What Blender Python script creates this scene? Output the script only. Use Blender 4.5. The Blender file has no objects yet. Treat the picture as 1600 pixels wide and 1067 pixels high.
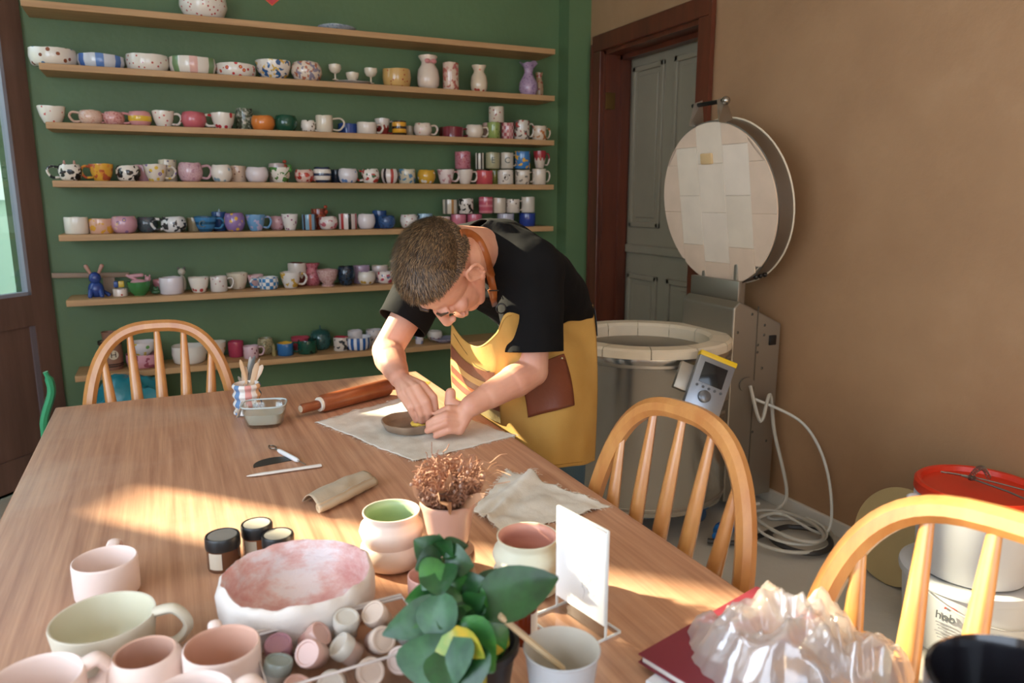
import bpy, bmesh, math, random
from mathutils import Vector, Matrix, noise
from mathutils.bvhtree import BVHTree
random.seed(7)
PI = math.pi
S = bpy.context.scene
COL = S.collection

# ------------------------------------------------------------------ camera
FPX = 1160.0
PITCH = math.atan(224 / FPX); YAW = math.radians(25)
CAM = Vector((0, 0, 1.31))
F_ = Vector((math.sin(YAW) * math.cos(PITCH), math.cos(YAW) * math.cos(PITCH), -math.sin(PITCH)))
R_ = Vector((math.cos(YAW), -math.sin(YAW), 0)); U_ = R_.cross(F_)
cd = bpy.data.cameras.new('camera'); cam = bpy.data.objects.new('camera', cd); COL.objects.link(cam)
cd.sensor_width = 36; cd.lens = 36 * FPX / 1600
M = Matrix((R_, U_, -F_)).transposed().to_4x4(); M.translation = CAM
cam.matrix_world = M; cd.clip_start = .02
cd.dof.use_dof = True; cd.dof.focus_distance = 1.78; cd.dof.aperture_fstop = 5.0
S.camera = cam
S.view_settings.view_transform = 'Standard'; S.view_settings.look = 'None'
S.view_settings.gamma = 1; S.view_settings.exposure = 0.0
try: S.view_settings.use_curve_mapping = False
except Exception: pass

# ------------------------------------------------------------------ world and light
W = bpy.data.worlds.new('world'); S.world = W; W.use_nodes = True
bg = W.node_tree.nodes['Background']; bg.inputs[0].default_value = (.62, .78, 1.0, 1); bg.inputs[1].default_value = 3.6
SUN_AZ = math.radians(-47); SUN_EL = math.radians(25)
sd = bpy.data.lights.new('sun', 'SUN'); so = bpy.data.objects.new('sun', sd); COL.objects.link(so)
sd.energy = 38; sd.color = (1, .83, .63); sd.angle = math.radians(1.2)
sdir = Vector((math.cos(SUN_AZ) * math.cos(SUN_EL), math.sin(SUN_AZ) * math.cos(SUN_EL), -math.sin(SUN_EL)))
so.rotation_euler = sdir.to_track_quat('-Z', 'Y').to_euler(); so.location = (-4, 6, 5)
def area(name, loc, target, sx, sy, e, col):
    l = bpy.data.lights.new(name, 'AREA'); l.shape = 'RECTANGLE'; l.size = sx; l.size_y = sy; l.energy = e; l.color = col
    o = bpy.data.objects.new(name, l); COL.objects.link(o); o.location = loc
    o.rotation_euler = (Vector(target) - Vector(loc)).to_track_quat('-Z', 'Y').to_euler(); return o
area('daylight_left_window', (-1.80, .1, 1.65), (0, .3, 1.2), 2.6, 1.5, 40, (.80, .90, 1))
area('daylight_rear_window', (-.2, -2.55, 1.7), (.3, 0, 1.3), 2.6, 1.5, 14, (1, .94, .88))
area('overhead_area', (.9, .9, 2.9), (.9, .9, 0), 1.0, 1.0, 5, (1, .84, .66))  # weak warm area light from overhead, no fitting modelled

# ------------------------------------------------------------------ maths helpers
def ray(x, y): return F_ + R_ * ((x - 800) / FPX) - U_ * ((y - 533.5) / FPX)
def P(x, y, d): return CAM + ray(x, y) * d
def onz(x, y, z): r = ray(x, y); return CAM + r * ((z - CAM.z) / r.z)
def onY(x, y, Y): r = ray(x, y); return CAM + r * (Y / r.y)
def onX(x, y, X): r = ray(x, y); return CAM + r * (X / r.x)
T = .75  # table height
RG0 = Vector((F_.x, F_.y, 0)).normalized()

def srgb(h):
    h = h.lstrip('#'); v = [int(h[i:i + 2], 16) / 255 for i in (0, 2, 4)]
    return tuple((c / 12.92 if c <= .04045 else ((c + .055) / 1.055) ** 2.4) for c in v) + (1,)

# ------------------------------------------------------------------ materials
MC = {}
def newmat(name):
    m = bpy.data.materials.new(name); m.use_nodes = True
    nt = m.node_tree; return m, nt, nt.nodes, nt.links, nt.nodes['Principled BSDF']
def tc(N, L, kind='Object', scale=(1, 1, 1)):
    t = N.new('ShaderNodeTexCoord'); mp = N.new('ShaderNodeMapping'); mp.inputs['Scale'].default_value = scale
    L.new(t.outputs[kind], mp.inputs[0]); return mp.outputs[0]
def ramp(N, L, src, stops, interp='LINEAR'):
    r = N.new('ShaderNodeValToRGB'); r.color_ramp.interpolation = interp
    e = r.color_ramp.elements
    while len(e) < len(stops): e.new(.5)
    for i, (p, c) in enumerate(stops): e[i].position = p; e[i].color = srgb(c) if isinstance(c, str) else c
    L.new(src, r.inputs[0]); return r.outputs[0]
def noise_n(N, L, vec, scale, detail=4, rough=.5):
    n = N.new('ShaderNodeTexNoise'); n.inputs['Scale'].default_value = scale; n.inputs['Detail'].default_value = detail
    n.inputs['Roughness'].default_value = rough; L.new(vec, n.inputs['Vector']); return n.outputs['Fac']
def bump(N, L, b, src, strength=.2, dist=.01):
    n = N.new('ShaderNodeBump'); n.inputs['Strength'].default_value = strength; n.inputs['Distance'].default_value = dist
    L.new(src, n.inputs['Height']); L.new(n.outputs[0], b.inputs['Normal'])
def plain(col, rough=.5, metal=0, bumps=None, var=0, trans=0, coat=0, sub=0, key=None, alpha=1):
    k = (col, rough, metal, bumps, var, trans, coat, sub, alpha)
    if k in MC: return MC[k]
    m, nt, N, L, b = newmat(key or 'paint_' + col.strip('#'))
    b.inputs['Base Color'].default_value = srgb(col); b.inputs['Roughness'].default_value = rough
    b.inputs['Metallic'].default_value = metal; b.inputs['Transmission Weight'].default_value = trans
    b.inputs['Coat Weight'].default_value = coat
    if sub: b.inputs['Subsurface Weight'].default_value = sub; b.inputs['Subsurface Radius'].default_value = (.02, .006, .003); b.inputs['Subsurface Scale'].default_value = .5
    if alpha < 1: b.inputs['Alpha'].default_value = alpha
    if bumps or var: v = tc(N, L)
    if bumps: bump(N, L, b, noise_n(N, L, v, bumps[0]), bumps[1], .005)
    if var:
        f = noise_n(N, L, v, 9, 6)
        c = srgb(col); lo = tuple(max(0, x * (1 - var)) for x in c[:3]) + (1,); hi = tuple(min(1, x * (1 + var)) for x in c[:3]) + (1,)
        L.new(ramp(N, L, f, [(.3, lo), (.7, hi)]), b.inputs['Base Color'])
    MC[k] = m; return m
def wood(name, c1, c2, axis=(30, 2, 30), rough=.45, scale=1.0, fine=.5, dust=None):
    m, nt, N, L, b = newmat(name); v = tc(N, L, 'Object', axis)
    f = noise_n(N, L, v, scale, 8, .65)
    col = ramp(N, L, f, [(.32, c1), (.68, c2)])
    if dust:
        v2 = tc(N, L); f2 = noise_n(N, L, v2, 3.0, 6, .6)
        mk = ramp(N, L, f2, [(.52, '#000000'), (.8, '#ffffff')])
        mx = N.new('ShaderNodeMix'); mx.data_type = 'RGBA'; mm = N.new('ShaderNodeMath'); mm.operation = 'MULTIPLY'; mm.inputs[1].default_value = .35
        L.new(mk, mm.inputs[0]); L.new(mm.outputs[0], mx.inputs['Factor']); L.new(col, mx.inputs['A']); mx.inputs['B'].default_value = srgb(dust)
        col = mx.outputs['Result']
    L.new(col, b.inputs['Base Color']); b.inputs['Roughness'].default_value = rough
    bump(N, L, b, f, .15, .002); return m
def pattern(kind, base, c1, c2=None):
    """glazed ceramic with a painted pattern (flat print)"""
    k = ('pat', kind, base, c1, c2)
    if k in MC: return MC[k]
    c2 = c2 or c1
    m, nt, N, L, b = newmat('glaze_' + kind); b.inputs['Roughness'].default_value = .16; b.inputs['Coat Weight'].default_value = .3
    v = tc(N, L)
    def mixc(fac, A, B):
        mx = N.new('ShaderNodeMix'); mx.data_type = 'RGBA'; L.new(fac, mx.inputs['Factor'])
        if isinstance(A, str): mx.inputs['A'].default_value = srgb(A)
        else: L.new(A, mx.inputs['A'])
        if isinstance(B, str): mx.inputs['B'].default_value = srgb(B)
        else: L.new(B, mx.inputs['B'])
        return mx.outputs['Result']
    def math_(op, a, c=None):
        n = N.new('ShaderNodeMath'); n.operation = op
        for i, q in enumerate((a, c)):
            if q is None: continue
            if isinstance(q, (int, float)): n.inputs[i].default_value = q
            else: L.new(q, n.inputs[i])
        return n.outputs[0]
    sep = N.new('ShaderNodeSeparateXYZ'); L.new(v, sep.inputs[0]); x, y, z = sep.outputs
    if kind in ('dots', 'flowers', 'bigdots'):
        vo = N.new('ShaderNodeTexVoronoi'); vo.inputs['Scale'].default_value = {'dots': 48, 'flowers': 40, 'bigdots': 30}[kind]; L.new(v, vo.inputs['Vector'])
        f = math_('LESS_THAN', vo.outputs['Distance'], {'dots': .22, 'flowers': .34, 'bigdots': .27}[kind])
        sp = N.new('ShaderNodeSeparateColor'); L.new(vo.outputs['Color'], sp.inputs[0])
        cc = mixc(math_('GREATER_THAN', sp.outputs[0], .5), c1, c2)
        out = mixc(f, base, cc)
        if kind == 'flowers': out = mixc(math_('LESS_THAN', vo.outputs['Distance'], .13), out, '#e6c860')
    elif kind == 'vstripes':
        f = math_('GREATER_THAN', math_('SINE', math_('MULTIPLY', math_('ARCTAN2', y, x), 13.0)), -.05)
        out = mixc(f, base, c1)
    elif kind == 'fewstripes':
        f = math_('GREATER_THAN', math_('SINE', math_('MULTIPLY', math_('ARCTAN2', y, x), 7.0)), .3)
        f2 = math_('GREATER_THAN', math_('SINE', math_('MULTIPLY', math_('ARCTAN2', y, x), 3.5)), 0)
        out = mixc(f, base, mixc(f2, c1, c2))
    elif kind == 'bands':
        f = math_('GREATER_THAN', math_('SINE', math_('MULTIPLY', z, 190.0)), .35); out = mixc(f, base, c1)
    elif kind == 'band':
        f = math_('MULTIPLY', math_('GREATER_THAN', z, .022), math_('LESS_THAN', z, .045)); out = mixc(f, base, c1)
    elif kind == 'check':
        ch = N.new('ShaderNodeTexChecker'); ch.inputs['Scale'].default_value = 55; L.new(v, ch.inputs[0])
        out = mixc(ch.outputs['Fac'], base, c1)
    elif kind == 'blotch':
        f = math_('GREATER_THAN', noise_n(N, L, v, 38, 1), .56)
        f2 = math_('GREATER_THAN', noise_n(N, L, tc(N, L, 'Object', (1, 1, -1)), 45, 1), .6)
        out = mixc(f2, mixc(f, base, c1), c2)
    elif kind == 'mottle':
        out = ramp(N, L, noise_n(N, L, v, 60, 5, .7), [(.4, base), (.5, c1), (.62, c2)])
    elif kind == 'drip':
        a = math_('MULTIPLY', math_('SINE', math_('MULTIPLY', math_('ARCTAN2', y, x), 9.0)), .009)
        f = math_('GREATER_THAN', math_('ADD', z, a), .05); out = mixc(f, base, c1)
    else: out = mixc(math_('LESS_THAN', z, -9), base, c1)
    L.new(out, b.inputs['Base Color']); bump(N, L, b, noise_n(N, L, v, 90, 2), .12, .002)
    MC[k] = m; return m

m_wood_table = wood('table_veneer', '#a27257', '#cc9d7c', (60, 1.6, 10), .38, 1.2, dust='#d8c4b0')
m_chair = wood('chair_beech', '#b9783e', '#d09654', (14, 14, 3), .3, 1.5)
m_chair.node_tree.nodes['Principled BSDF'].inputs['Coat Weight'].default_value = 1; m_chair.node_tree.nodes['Principled BSDF'].inputs['Coat Roughness'].default_value = .3
m_shelf = wood('shelf_wood', '#a98055', '#c39a6a', (2, 30, 30), .5, 1.3)
m_bisque_pink = plain('#ecd6cc', .75, 0, (60, .08), .05, key='bisque_pink')
m_bisque_white = plain('#ddd8cc', .6, 0, (60, .05), .03, key='bisque_white')
m_steel = None
def steel(name, col, rough, an=.0):
    m, nt, N, L, b = newmat(name); b.inputs['Metallic'].default_value = .95; b.inputs['Base Color'].default_value = srgb(col)
    v = tc(N, L, 'Object', (3, 3, 160)); f = noise_n(N, L, v, 4, 4)
    b.inputs['Roughness'].default_value = rough; b.inputs['Anisotropic'].default_value = .4
    return m
m_steel = steel('brushed_steel', '#cfcac1', .17)
m_galv = steel('galvanised_sheet', '#a39c90', .45)
m_black = plain('#151414', .35); m_darkmetal = plain('#3c3a38', .35, .9)

# ------------------------------------------------------------------ mesh builder
class MB:
    def __init__(s): s.v = []; s.f = []; s.mi = []
    def add(s, vs, fs, mi=0):
        o = len(s.v); s.v += [tuple(p) for p in vs]; s.f += [tuple(i + o for i in f) for f in fs]
        s.mi += [mi] * len(fs) if isinstance(mi, int) else list(mi)
    def box(s, c, size, rot=None, mi=0, ch=0):
        sx, sy, sz = [q / 2 for q in size]; c = Vector(c); rot = rot or Matrix.Identity(3)
        if ch:
            vs = []; fs = []
            bm = bmesh.new(); bmesh.ops.create_cube(bm, size=1)
            for v in bm.verts: v.co = Vector((v.co.x * sx * 2, v.co.y * sy * 2, v.co.z * sz * 2))
            bmesh.ops.bevel(bm, geom=list(bm.edges), offset=ch, segments=2, affect='EDGES', profile=.5)
            bm.verts.index_update(); vs = [c + rot @ v.co for v in bm.verts]; fs = [[v.index for v in f.verts] for f in bm.faces]; bm.free()
            s.add(vs, fs, mi); return s
        vs = [c + rot @ Vector((x * sx, y * sy, z * sz)) for x in (-1, 1) for y in (-1, 1) for z in (-1, 1)]
        s.add(vs, [(0, 1, 3, 2), (4, 6, 7, 5), (0, 4, 5, 1), (2, 3, 7, 6), (0, 2, 6, 4), (1, 5, 7, 3)], mi); return s
    def lathe(s, prof, seg=28, c=(0, 0, 0), rot=None, mi=0, inner=None, imi=1, wob=0, ph=0, sx=1, sy=1, rimw=0, twist=None):
        """prof: (r, z) list; faces from ring `inner` on use imi"""
        c = Vector(c); rot = rot or Matrix.Identity(3); n = len(prof); vs = []
        for i, (r, z) in enumerate(prof):
            for k in range(seg):
                a = 2 * PI * k / seg
                w = 1 + wob * math.sin(2 * a + ph) + wob * .6 * math.sin(5 * a + ph * 2) + wob * .4 * math.sin(3 * a + z * 60)
                zz = z + rimw * (z / (max(q[1] for q in prof) or 1)) * (math.sin(3 * a + ph) + .6 * math.sin(7 * a + ph * 3))
                vs.append(c + rot @ Vector((r * w * math.cos(a) * sx, r * w * math.sin(a) * sy, zz)))
        fs = []; ms = []
        for i in range(n - 1):
            for k in range(seg):
                k2 = (k + 1) % seg
                fs.append((i * seg + k, i * seg + k2, (i + 1) * seg + k2, (i + 1) * seg + k)); ms.append(imi if inner is not None and i >= inner else mi)
        if prof[0][0] > 1e-5: fs.append(tuple(range(seg - 1, -1, -1))); ms.append(mi)
        if prof[-1][0] > 1e-5: fs.append(tuple((n - 1) * seg + k for k in range(seg))); ms.append(imi if inner is not None else mi)
        s.add(vs, fs, ms); return s
    def tube(s, pts, rad, seg=10, flat=None, up=None, closed=False, mi=0, square=False):
        """sweep; rad number or list; flat = (w, h) half sizes multiply"""
        pts = [Vector(p) for p in pts]; n = len(pts); vs = []; prev = None
        for i, p in enumerate(pts):
            a = pts[(i - 1) % n] if (closed or i > 0) else p; b = pts[(i + 1) % n] if (closed or i < n - 1) else p
            t = (b - a).normalized()
            if prev is None:
                u = Vector(up) if up is not None else (Vector((0, 0, 1)) if abs(t.z) < .9 else Vector((1, 0, 0)))
            else: u = Vector(up) if up is not None else prev
            u = (u - t * u.dot(t)).normalized(); w = t.cross(u); prev = u
            r = rad[i] if isinstance(rad, (list, tuple)) else rad
            fw, fh = flat if flat else (1, 1)
            for k in range(seg):
                an = 2 * PI * k / seg + (PI / seg if square else 0); ca, sa = math.cos(an), math.sin(an)
                if square: m_ = max(abs(ca), abs(sa)); ca, sa = ca / m_, sa / m_; e = .93 if seg > 4 and abs(abs(ca) - abs(sa)) < .01 else 1; ca *= e; sa *= e
                vs.append(p + w * ca * r * fw + u * sa * r * fh)
        fs = []
        for i in range(n if closed else n - 1):
            j = (i + 1) % n
            for k in range(seg):
                k2 = (k + 1) % seg; fs.append((i * seg + k, i * seg + k2, j * seg + k2, j * seg + k))
        if not closed: fs += [tuple(range(seg - 1, -1, -1)), tuple((n - 1) * seg + k for k in range(seg))]
        s.add(vs, fs, mi); return s
    def ell(s, c, r, axes=None, seg=16, rings=10, mi=0):
        c = Vector(c); A = axes or Matrix.Identity(3)
        if isinstance(r, (int, float)): r = (r, r, r)
        vs = [c + A @ Vector((0, 0, r[2]))]
        for i in range(1, rings):
            th = PI * i / rings
            for k in range(seg):
                a = 2 * PI * k / seg; vs.append(c + A @ Vector((r[0] * math.sin(th) * math.cos(a), r[1] * math.sin(th) * math.sin(a), r[2] * math.cos(th))))
        vs.append(c + A @ Vector((0, 0, -r[2]))); fs = []
        for k in range(seg): fs.append((0, 1 + k, 1 + (k + 1) % seg))
        for i in range(rings - 2):
            for k in range(seg):
                a = 1 + i * seg; fs.append((a + k, a + seg + k, a + seg + (k + 1) % seg, a + (k + 1) % seg))
        a = 1 + (rings - 2) * seg
        for k in range(seg): fs.append((a + k, len(vs) - 1, a + (k + 1) % seg))
        s.add(vs, fs, mi); return s
    def cap(s, a, ra, b, rb, seg=20):
        a, b = Vector(a), Vector(b); n = 6; pts = []; rr = []; t = (b - a).normalized()
        for i in range(n): th = PI / 2 * (1 - i / n); pts.append(a - t * ra * math.sin(th)); rr.append(max(ra * math.cos(th), ra * .05))
        for i in range(n + 1): th = PI / 2 * i / n; pts.append(b + t * rb * math.sin(th)); rr.append(max(rb * math.cos(th), rb * .05))
        s.tube(pts, rr, seg); return s
    def grid(s, rows, mi=0, closed=False):
        n = len(rows); m = len(rows[0]); vs = [p for r in rows for p in r]
        fs = [(i * m + j, i * m + (j + 1) % m, (i + 1) * m + (j + 1) % m, (i + 1) * m + j) for i in range(n - 1) for j in range(m if closed else m - 1)]
        s.add(vs, fs, mi); return s
    def build(s, name, mats, parent=None, smooth=True, origin=None, mods=None, angle=40):
        me = bpy.data.meshes.new(name); o0 = Vector(origin) if origin is not None else Vector((0, 0, 0))
        me.from_pydata([Vector(v) - o0 for v in s.v], [], s.f); me.update()
        bm = bmesh.new(); bm.from_mesh(me); bmesh.ops.recalc_face_normals(bm, faces=bm.faces); bm.to_mesh(me); bm.free()
        for m in (mats if isinstance(mats, (list, tuple)) else [mats]): me.materials.append(m)
        me.polygons.foreach_set('material_index', s.mi)
        if smooth:
            me.polygons.foreach_set('use_smooth', [True] * len(me.polygons))
            try: me.set_sharp_from_angle(angle=math.radians(angle))
            except Exception: pass
        o = bpy.data.objects.new(name, me); COL.objects.link(o)
        if parent is not None: o.parent = parent
        if origin is not None: o.location = o0
        return o
def mod(o, kind, **k):
    m = o.modifiers.new(kind.lower(), kind)
    for a, b in k.items(): setattr(m, a, b)
    return m
def tag(o, label=None, cat=None, group=None, kind=None):
    if label: o['label'] = label
    if cat: o['category'] = cat
    if group: o['group'] = group
    if kind: o['kind'] = kind
    return o
def thing(name, loc, label, cat, group=None, rz=0):
    o = bpy.data.objects.new(name, None); COL.objects.link(o); o.location = loc; o.rotation_euler = (0, 0, rz); o.empty_display_size = .05
    return tag(o, label, cat, group)
def struct(o): o['kind'] = 'structure'; return o
def bez(pts, n=8):
    """Catmull-Rom through pts"""
    pts = [Vector(p) for p in pts]; out = []
    for i in range(len(pts) - 1):
        p0 = pts[max(i - 1, 0)]; p1 = pts[i]; p2 = pts[i + 1]; p3 = pts[min(i + 2, len(pts) - 1)]
        for k in range(n):
            t = k / n; out.append(.5 * ((2 * p1) + (p2 - p0) * t + (2 * p0 - 5 * p1 + 4 * p2 - p3) * t * t + (3 * p1 - p0 - 3 * p2 + p3) * t ** 3))
    out.append(pts[-1]); return out
def text_mesh(s, size, mat, name, parent, loc, rot, extrude=.0004):
    cu = bpy.data.curves.new(name, 'FONT'); cu.body = s; cu.size = size; cu.extrude = extrude; cu.align_x = 'CENTER'; cu.align_y = 'CENTER'
    t = bpy.data.objects.new(name, cu); COL.objects.link(t)
    dg = bpy.context.evaluated_depsgraph_get(); me = bpy.data.meshes.new_from_object(t.evaluated_get(dg))
    bpy.data.objects.remove(t); o = bpy.data.objects.new(name, me); COL.objects.link(o); me.materials.clear(); me.materials.append(mat)
    o.parent = parent; o.matrix_local = Matrix.Translation(loc) @ rot.to_4x4(); return o

# ------------------------------------------------------------------ room
def wallmat(name, c1, c2, c3=None):
    m, nt, N, L, b = newmat(name); v = tc(N, L); f = noise_n(N, L, v, 1.4, 7, .6)
    st = [(.3, c1), (.7, c2)] if not c3 else [(.3, c1), (.6, c2), (.82, c3)]
    L.new(ramp(N, L, f, st), b.inputs['Base Color']); b.inputs['Roughness'].default_value = .55
    bump(N, L, b, noise_n(N, L, tc(N, L), 22, 7, .6), .22, .01); return m
m_green = wallmat('green_wall_paint', '#536b46', '#5d7850'); m_beige = wallmat('beige_wall_paint', '#926e4e', '#a37e5b', '#b38f6c')
m_floor = wallmat('floor_concrete', '#b7b0a2', '#c6bfb2'); m_ceil = plain('#d9d2c4', .8, key='ceiling_paint')
m_trim = wood('brown_door_frame', '#4a2418', '#6a3420', (10, 10, 1.5), .3)
m_olddoor = wood('old_brown_door', '#5b4238', '#76574a', (12, 12, 1.2), .5)
m_greydoor = plain('#8e8470', .45, 0, (14, .1), .04, key='grey_door_paint')
YB = 4.04; XR = 2.33; H = 3.0
def slab(name, c, size, mat): return struct(MB().box(c, size).build(name, mat, smooth=False))
slab('floor', (0, .7, -.05), (6, 8, .1), m_floor); 
slab('wall_back', (.95, YB + .05, H / 2), (3.1, .1, H), m_green)
slab('wall_column', ((2.185 + XR) / 2, YB - .06, H / 2), (XR - 2.185, .12, H), m_green)
# beige wall with doorway
DY0, DY1, DZ = 2.92, 3.77, 2.12
mb = MB(); mb.box((XR + .1, (-2.6 + DY0) / 2, H / 2), (.2, DY0 + 2.6, H)); mb.box((XR + .1, (DY1 + YB) / 2, H / 2), (.2, YB - DY1, H)); mb.box((XR + .1, (DY0 + DY1) / 2, (DZ + H) / 2), (.2, DY1 - DY0, H - DZ))
struct(mb.build('wall_right', m_beige, smooth=False))
slab('wall_behind_doorway', (XR + .33, 3.3, H / 2), (.1, 1.6, H), m_beige)
# doorway frame and door leaf
mb = MB(); w = .09
for y in (DY0 - w / 2, DY1 + w / 2): mb.box((XR - .012, y, DZ / 2), (.03, w, DZ), ch=.005)
mb.box((XR - .012, (DY0 + DY1) / 2, DZ + w / 2), (.03, DY1 - DY0 + 2 * w, w), ch=.005)
for y in (DY0 - w, DY1 + w): mb.box((XR - .022, y, DZ / 2), (.02, .02, DZ + w))
fr = struct(mb.build('trim_1', m_trim, smooth=False))
mb = MB()
for y in (DY0 + .01, DY1 - .01): mb.box((XR + .095, y, DZ / 2), (.19, .02, DZ))
for y in (DY0 + .03, DY1 - .03): mb.box((XR + .12, y, DZ / 2), (.05, .03, DZ))
mb.box((XR + .095, (DY0 + DY1) / 2, DZ - .01), (.19, DY1 - DY0, .02)); mb.box((XR + .12, (DY0 + DY1) / 2, DZ - .03), (.05, DY1 - DY0, .03))
mb.build('door_jamb', m_trim, fr, smooth=False)
MB().box((XR + .03, DY1 - .024, 1.85), (.06, .012, .09), ch=.002).build('hinge', plain('#7a5a30', .4, .8), fr)
dl = struct(MB().box((XR + .19, (DY0 + DY1) / 2, DZ / 2), (.04, DY1 - DY0, DZ - .02)).build('door_1', m_greydoor, smooth=False))
def panel(y0, y1, z0, z1, x, par, mat, name='door_panel', d=.012):
    mb = MB()
    for yy in (y0, y1): mb.box((x, yy, (z0 + z1) / 2), (d * 2, .03, z1 - z0 + .03), ch=.005)
    for zz in (z0, z1): mb.box((x, (y0 + y1) / 2, zz), (d * 2, y1 - y0 + .03, .03), ch=.005)
    mb.box((x, (y0 + y1) / 2, (z0 + z1) / 2), (d, y1 - y0 - .08, z1 - z0 - .08), ch=.005)
    return mb.build(name, mat, par, smooth=False)
for (a, b_) in ((3.44, 3.70), (3.0, 3.32)):
    panel(a, b_, 1.16, 2.02, XR + .168, dl, m_greydoor); panel(a, b_, .2, .86, XR + .168, dl, m_greydoor)
MB().box((XR + .165, 3.34, 1.02), (.03, .8, .05), ch=.008).build('lock_rail', m_greydoor, dl, smooth=False)
# skirting
struct(MB().box((XR - .008, .15, .03), (.016, 5.4, .06), ch=.003).build('baseboard_right', plain('#cfc8ba', .5), smooth=False))
# canted wall with old glazed doors (daylight comes through them)
K0 = Vector((-.5, 4.03, 0)); KD = Vector((-.68, -.733, 0)).normalized(); KN = Vector((KD.y, -KD.x, 0)) * -1   # KN points into the room
if KN.dot(Vector((1, -1, 0))) < 0: KN = -KN
KR = Matrix((KD, KN, Vector((0, 0, 1)))).transposed()
def kbox(mb, t0, t1, z0, z1, th=.04, off=0, ch=0): mb.box(K0 + KD * (t0 + t1) / 2 + KN * off + Vector((0, 0, (z0 + z1) / 2)), (t1 - t0, th, z1 - z0), KR, ch=ch); return mb
m_glass, nt, N, L, b = newmat('door_glass')
tr = N.new('ShaderNodeBsdfTransparent'); tr.inputs[0].default_value = (.93, .97, .94, 1); gl = N.new('ShaderNodeBsdfGlossy'); gl.inputs['Roughness'].default_value = .03
mx = N.new('ShaderNodeMixShader'); mx.inputs[0].default_value = .1; L.new(tr.outputs[0], mx.inputs[1]); L.new(gl.outputs[0], mx.inputs[2]); L.new(mx.outputs[0], N['Material Output'].inputs[0])
def leaf(n, t0, t1, zb=.88, zt=2.72):
    mb = MB(); w = .105
    kbox(mb, t0, t0 + w, 0.02, zt + .12); kbox(mb, t1 - w, t1, 0.02, zt + .12); kbox(mb, t0 + w, t1 - w, zb - .14, zb); kbox(mb, t0 + w, t1 - w, zt, zt + .12); kbox(mb, t0 + w, t1 - w, .02, .16)
    o = struct(mb.build('door_%d' % n, m_olddoor, smooth=False))
    kbox(MB(), t0 + w, t1 - w, .16, zb - .14, .015).build('lower_panel', m_olddoor, o, smooth=False)
    mb = MB()
    for a in (t0 + w + .012, t1 - w - .012): kbox(mb, a - .012, a + .012, .16, zb - .14, .03); 
    mb2 = MB()
    for a in (t0 + w + .008, t1 - w - .008): kbox(mb2, a - .008, a + .008, zb, zt, .035)
    kbox(mb2, t0 + w, t1 - w, zb, zb + .016, .035)
    mb2.build('glazing_bead', plain('#8b8a94', .5), o, smooth=False)
    mid = (t0 + t1) / 2
    if t1 - t0 > .7: kbox(mb, mid - .04, mid + .04, .16, zb - .14, .032)
    mb.build('panel_moulding', plain('#6f6468', .5), o, smooth=False)
    kbox(MB(), t0 + w, t1 - w, zb, zt, .005).build('pane', m_glass, o, smooth=False)
leaf(2, 0.0, .90); leaf(3, 1.245, 1.635)  # narrow second leaf is unseen, its glass sized to shape the table sun strip
mb = MB(); kbox(mb, .90, 1.245, 0, H, .08); kbox(mb, 1.635, 1.86, 0, H, .08); kbox(mb, 0, 1.86, 2.84, H, .08)
struct(mb.build('wall_canted', m_green, smooth=False))
slab('wall_corner', (-.56, 4.08, H / 2), (.14, .08, H), m_green)
K1 = K0 + KD * 1.84
XL_ = K1.x
mb = MB(); pl_ = [(XL_ - .1, -2.7), (XR + .5, -2.7), (XR + .5, YB + .1), (-.5, YB + .1), (-.52, 4.06), (K1.x - .03, K1.y + .03), (XL_ - .1, K1.y)]
mb.v = [(x, y, z) for z in (H, H + .1) for x, y in pl_]; n = len(pl_); mb.f = [tuple(range(n)), tuple(range(2 * n - 1, n - 1, -1))] + [(i, (i + 1) % n, n + (i + 1) % n, n + i) for i in range(n)]; mb.mi = [0] * len(mb.f)
struct(mb.build('ceiling', m_ceil, smooth=False))
# left wall with a window, front wall with a window (behind the camera)
XL = K1.x
mb = MB(); a = K1.y
mb.box((XL - .05, (1.5 + a) / 2, H / 2), (.1, a - 1.5, H)); mb.box((XL - .05, -1.95, H / 2), (.1, 1.3, H)); mb.box((XL - .05, .1, .45), (.1, 2.8, .9)); mb.box((XL - .05, .1, 2.7), (.1, 2.8, .6))
struct(mb.build('wall_left', plain('#c9bfae', .7), smooth=False))
mb = MB(); YF = -2.6
mb.box(((XL - 1.5) / 2, YF - .05, H / 2), (-1.5 - XL, .1, H)); mb.box(((XR + 1.1) / 2, YF - .05, H / 2), (XR - 1.1, .1, H)); mb.box((-.2, YF - .05, .45), (2.6, .1, .9)); mb.box((-.2, YF - .05, 2.75), (2.6, .1, .5))
struct(mb.build('wall_front', plain('#c9bfae', .7), smooth=False))
# pale wall added outside the glazed doors, height set to block low sun
mb = MB(); c = K0 + KD * .8 - KN * 1.1
mb.box(c + Vector((0, 0, 1.09)), (5.2, .12, 2.18), KR); mb.box(c + KN * .55 + Vector((0, 0, -.05)), (5.2, 1.1, .1), KR)
yw = struct(mb.build('wall_sun_block', plain('#b9cbb4', .8), smooth=False))
mb = MB()
for i in range(5): mb.box(c + KD * (-1.2 + i * .35) + KN * .09 + Vector((0, 0, 1.06)), (.022, .03, .22), KR)
mb.box(c + KD * -.5 + KN * .075 + Vector((0, 0, 1.45)), (2.6, .03, .3), KR)
mb.build('white_panelling', plain('#eeece2', .6), yw, smooth=False)

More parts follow.
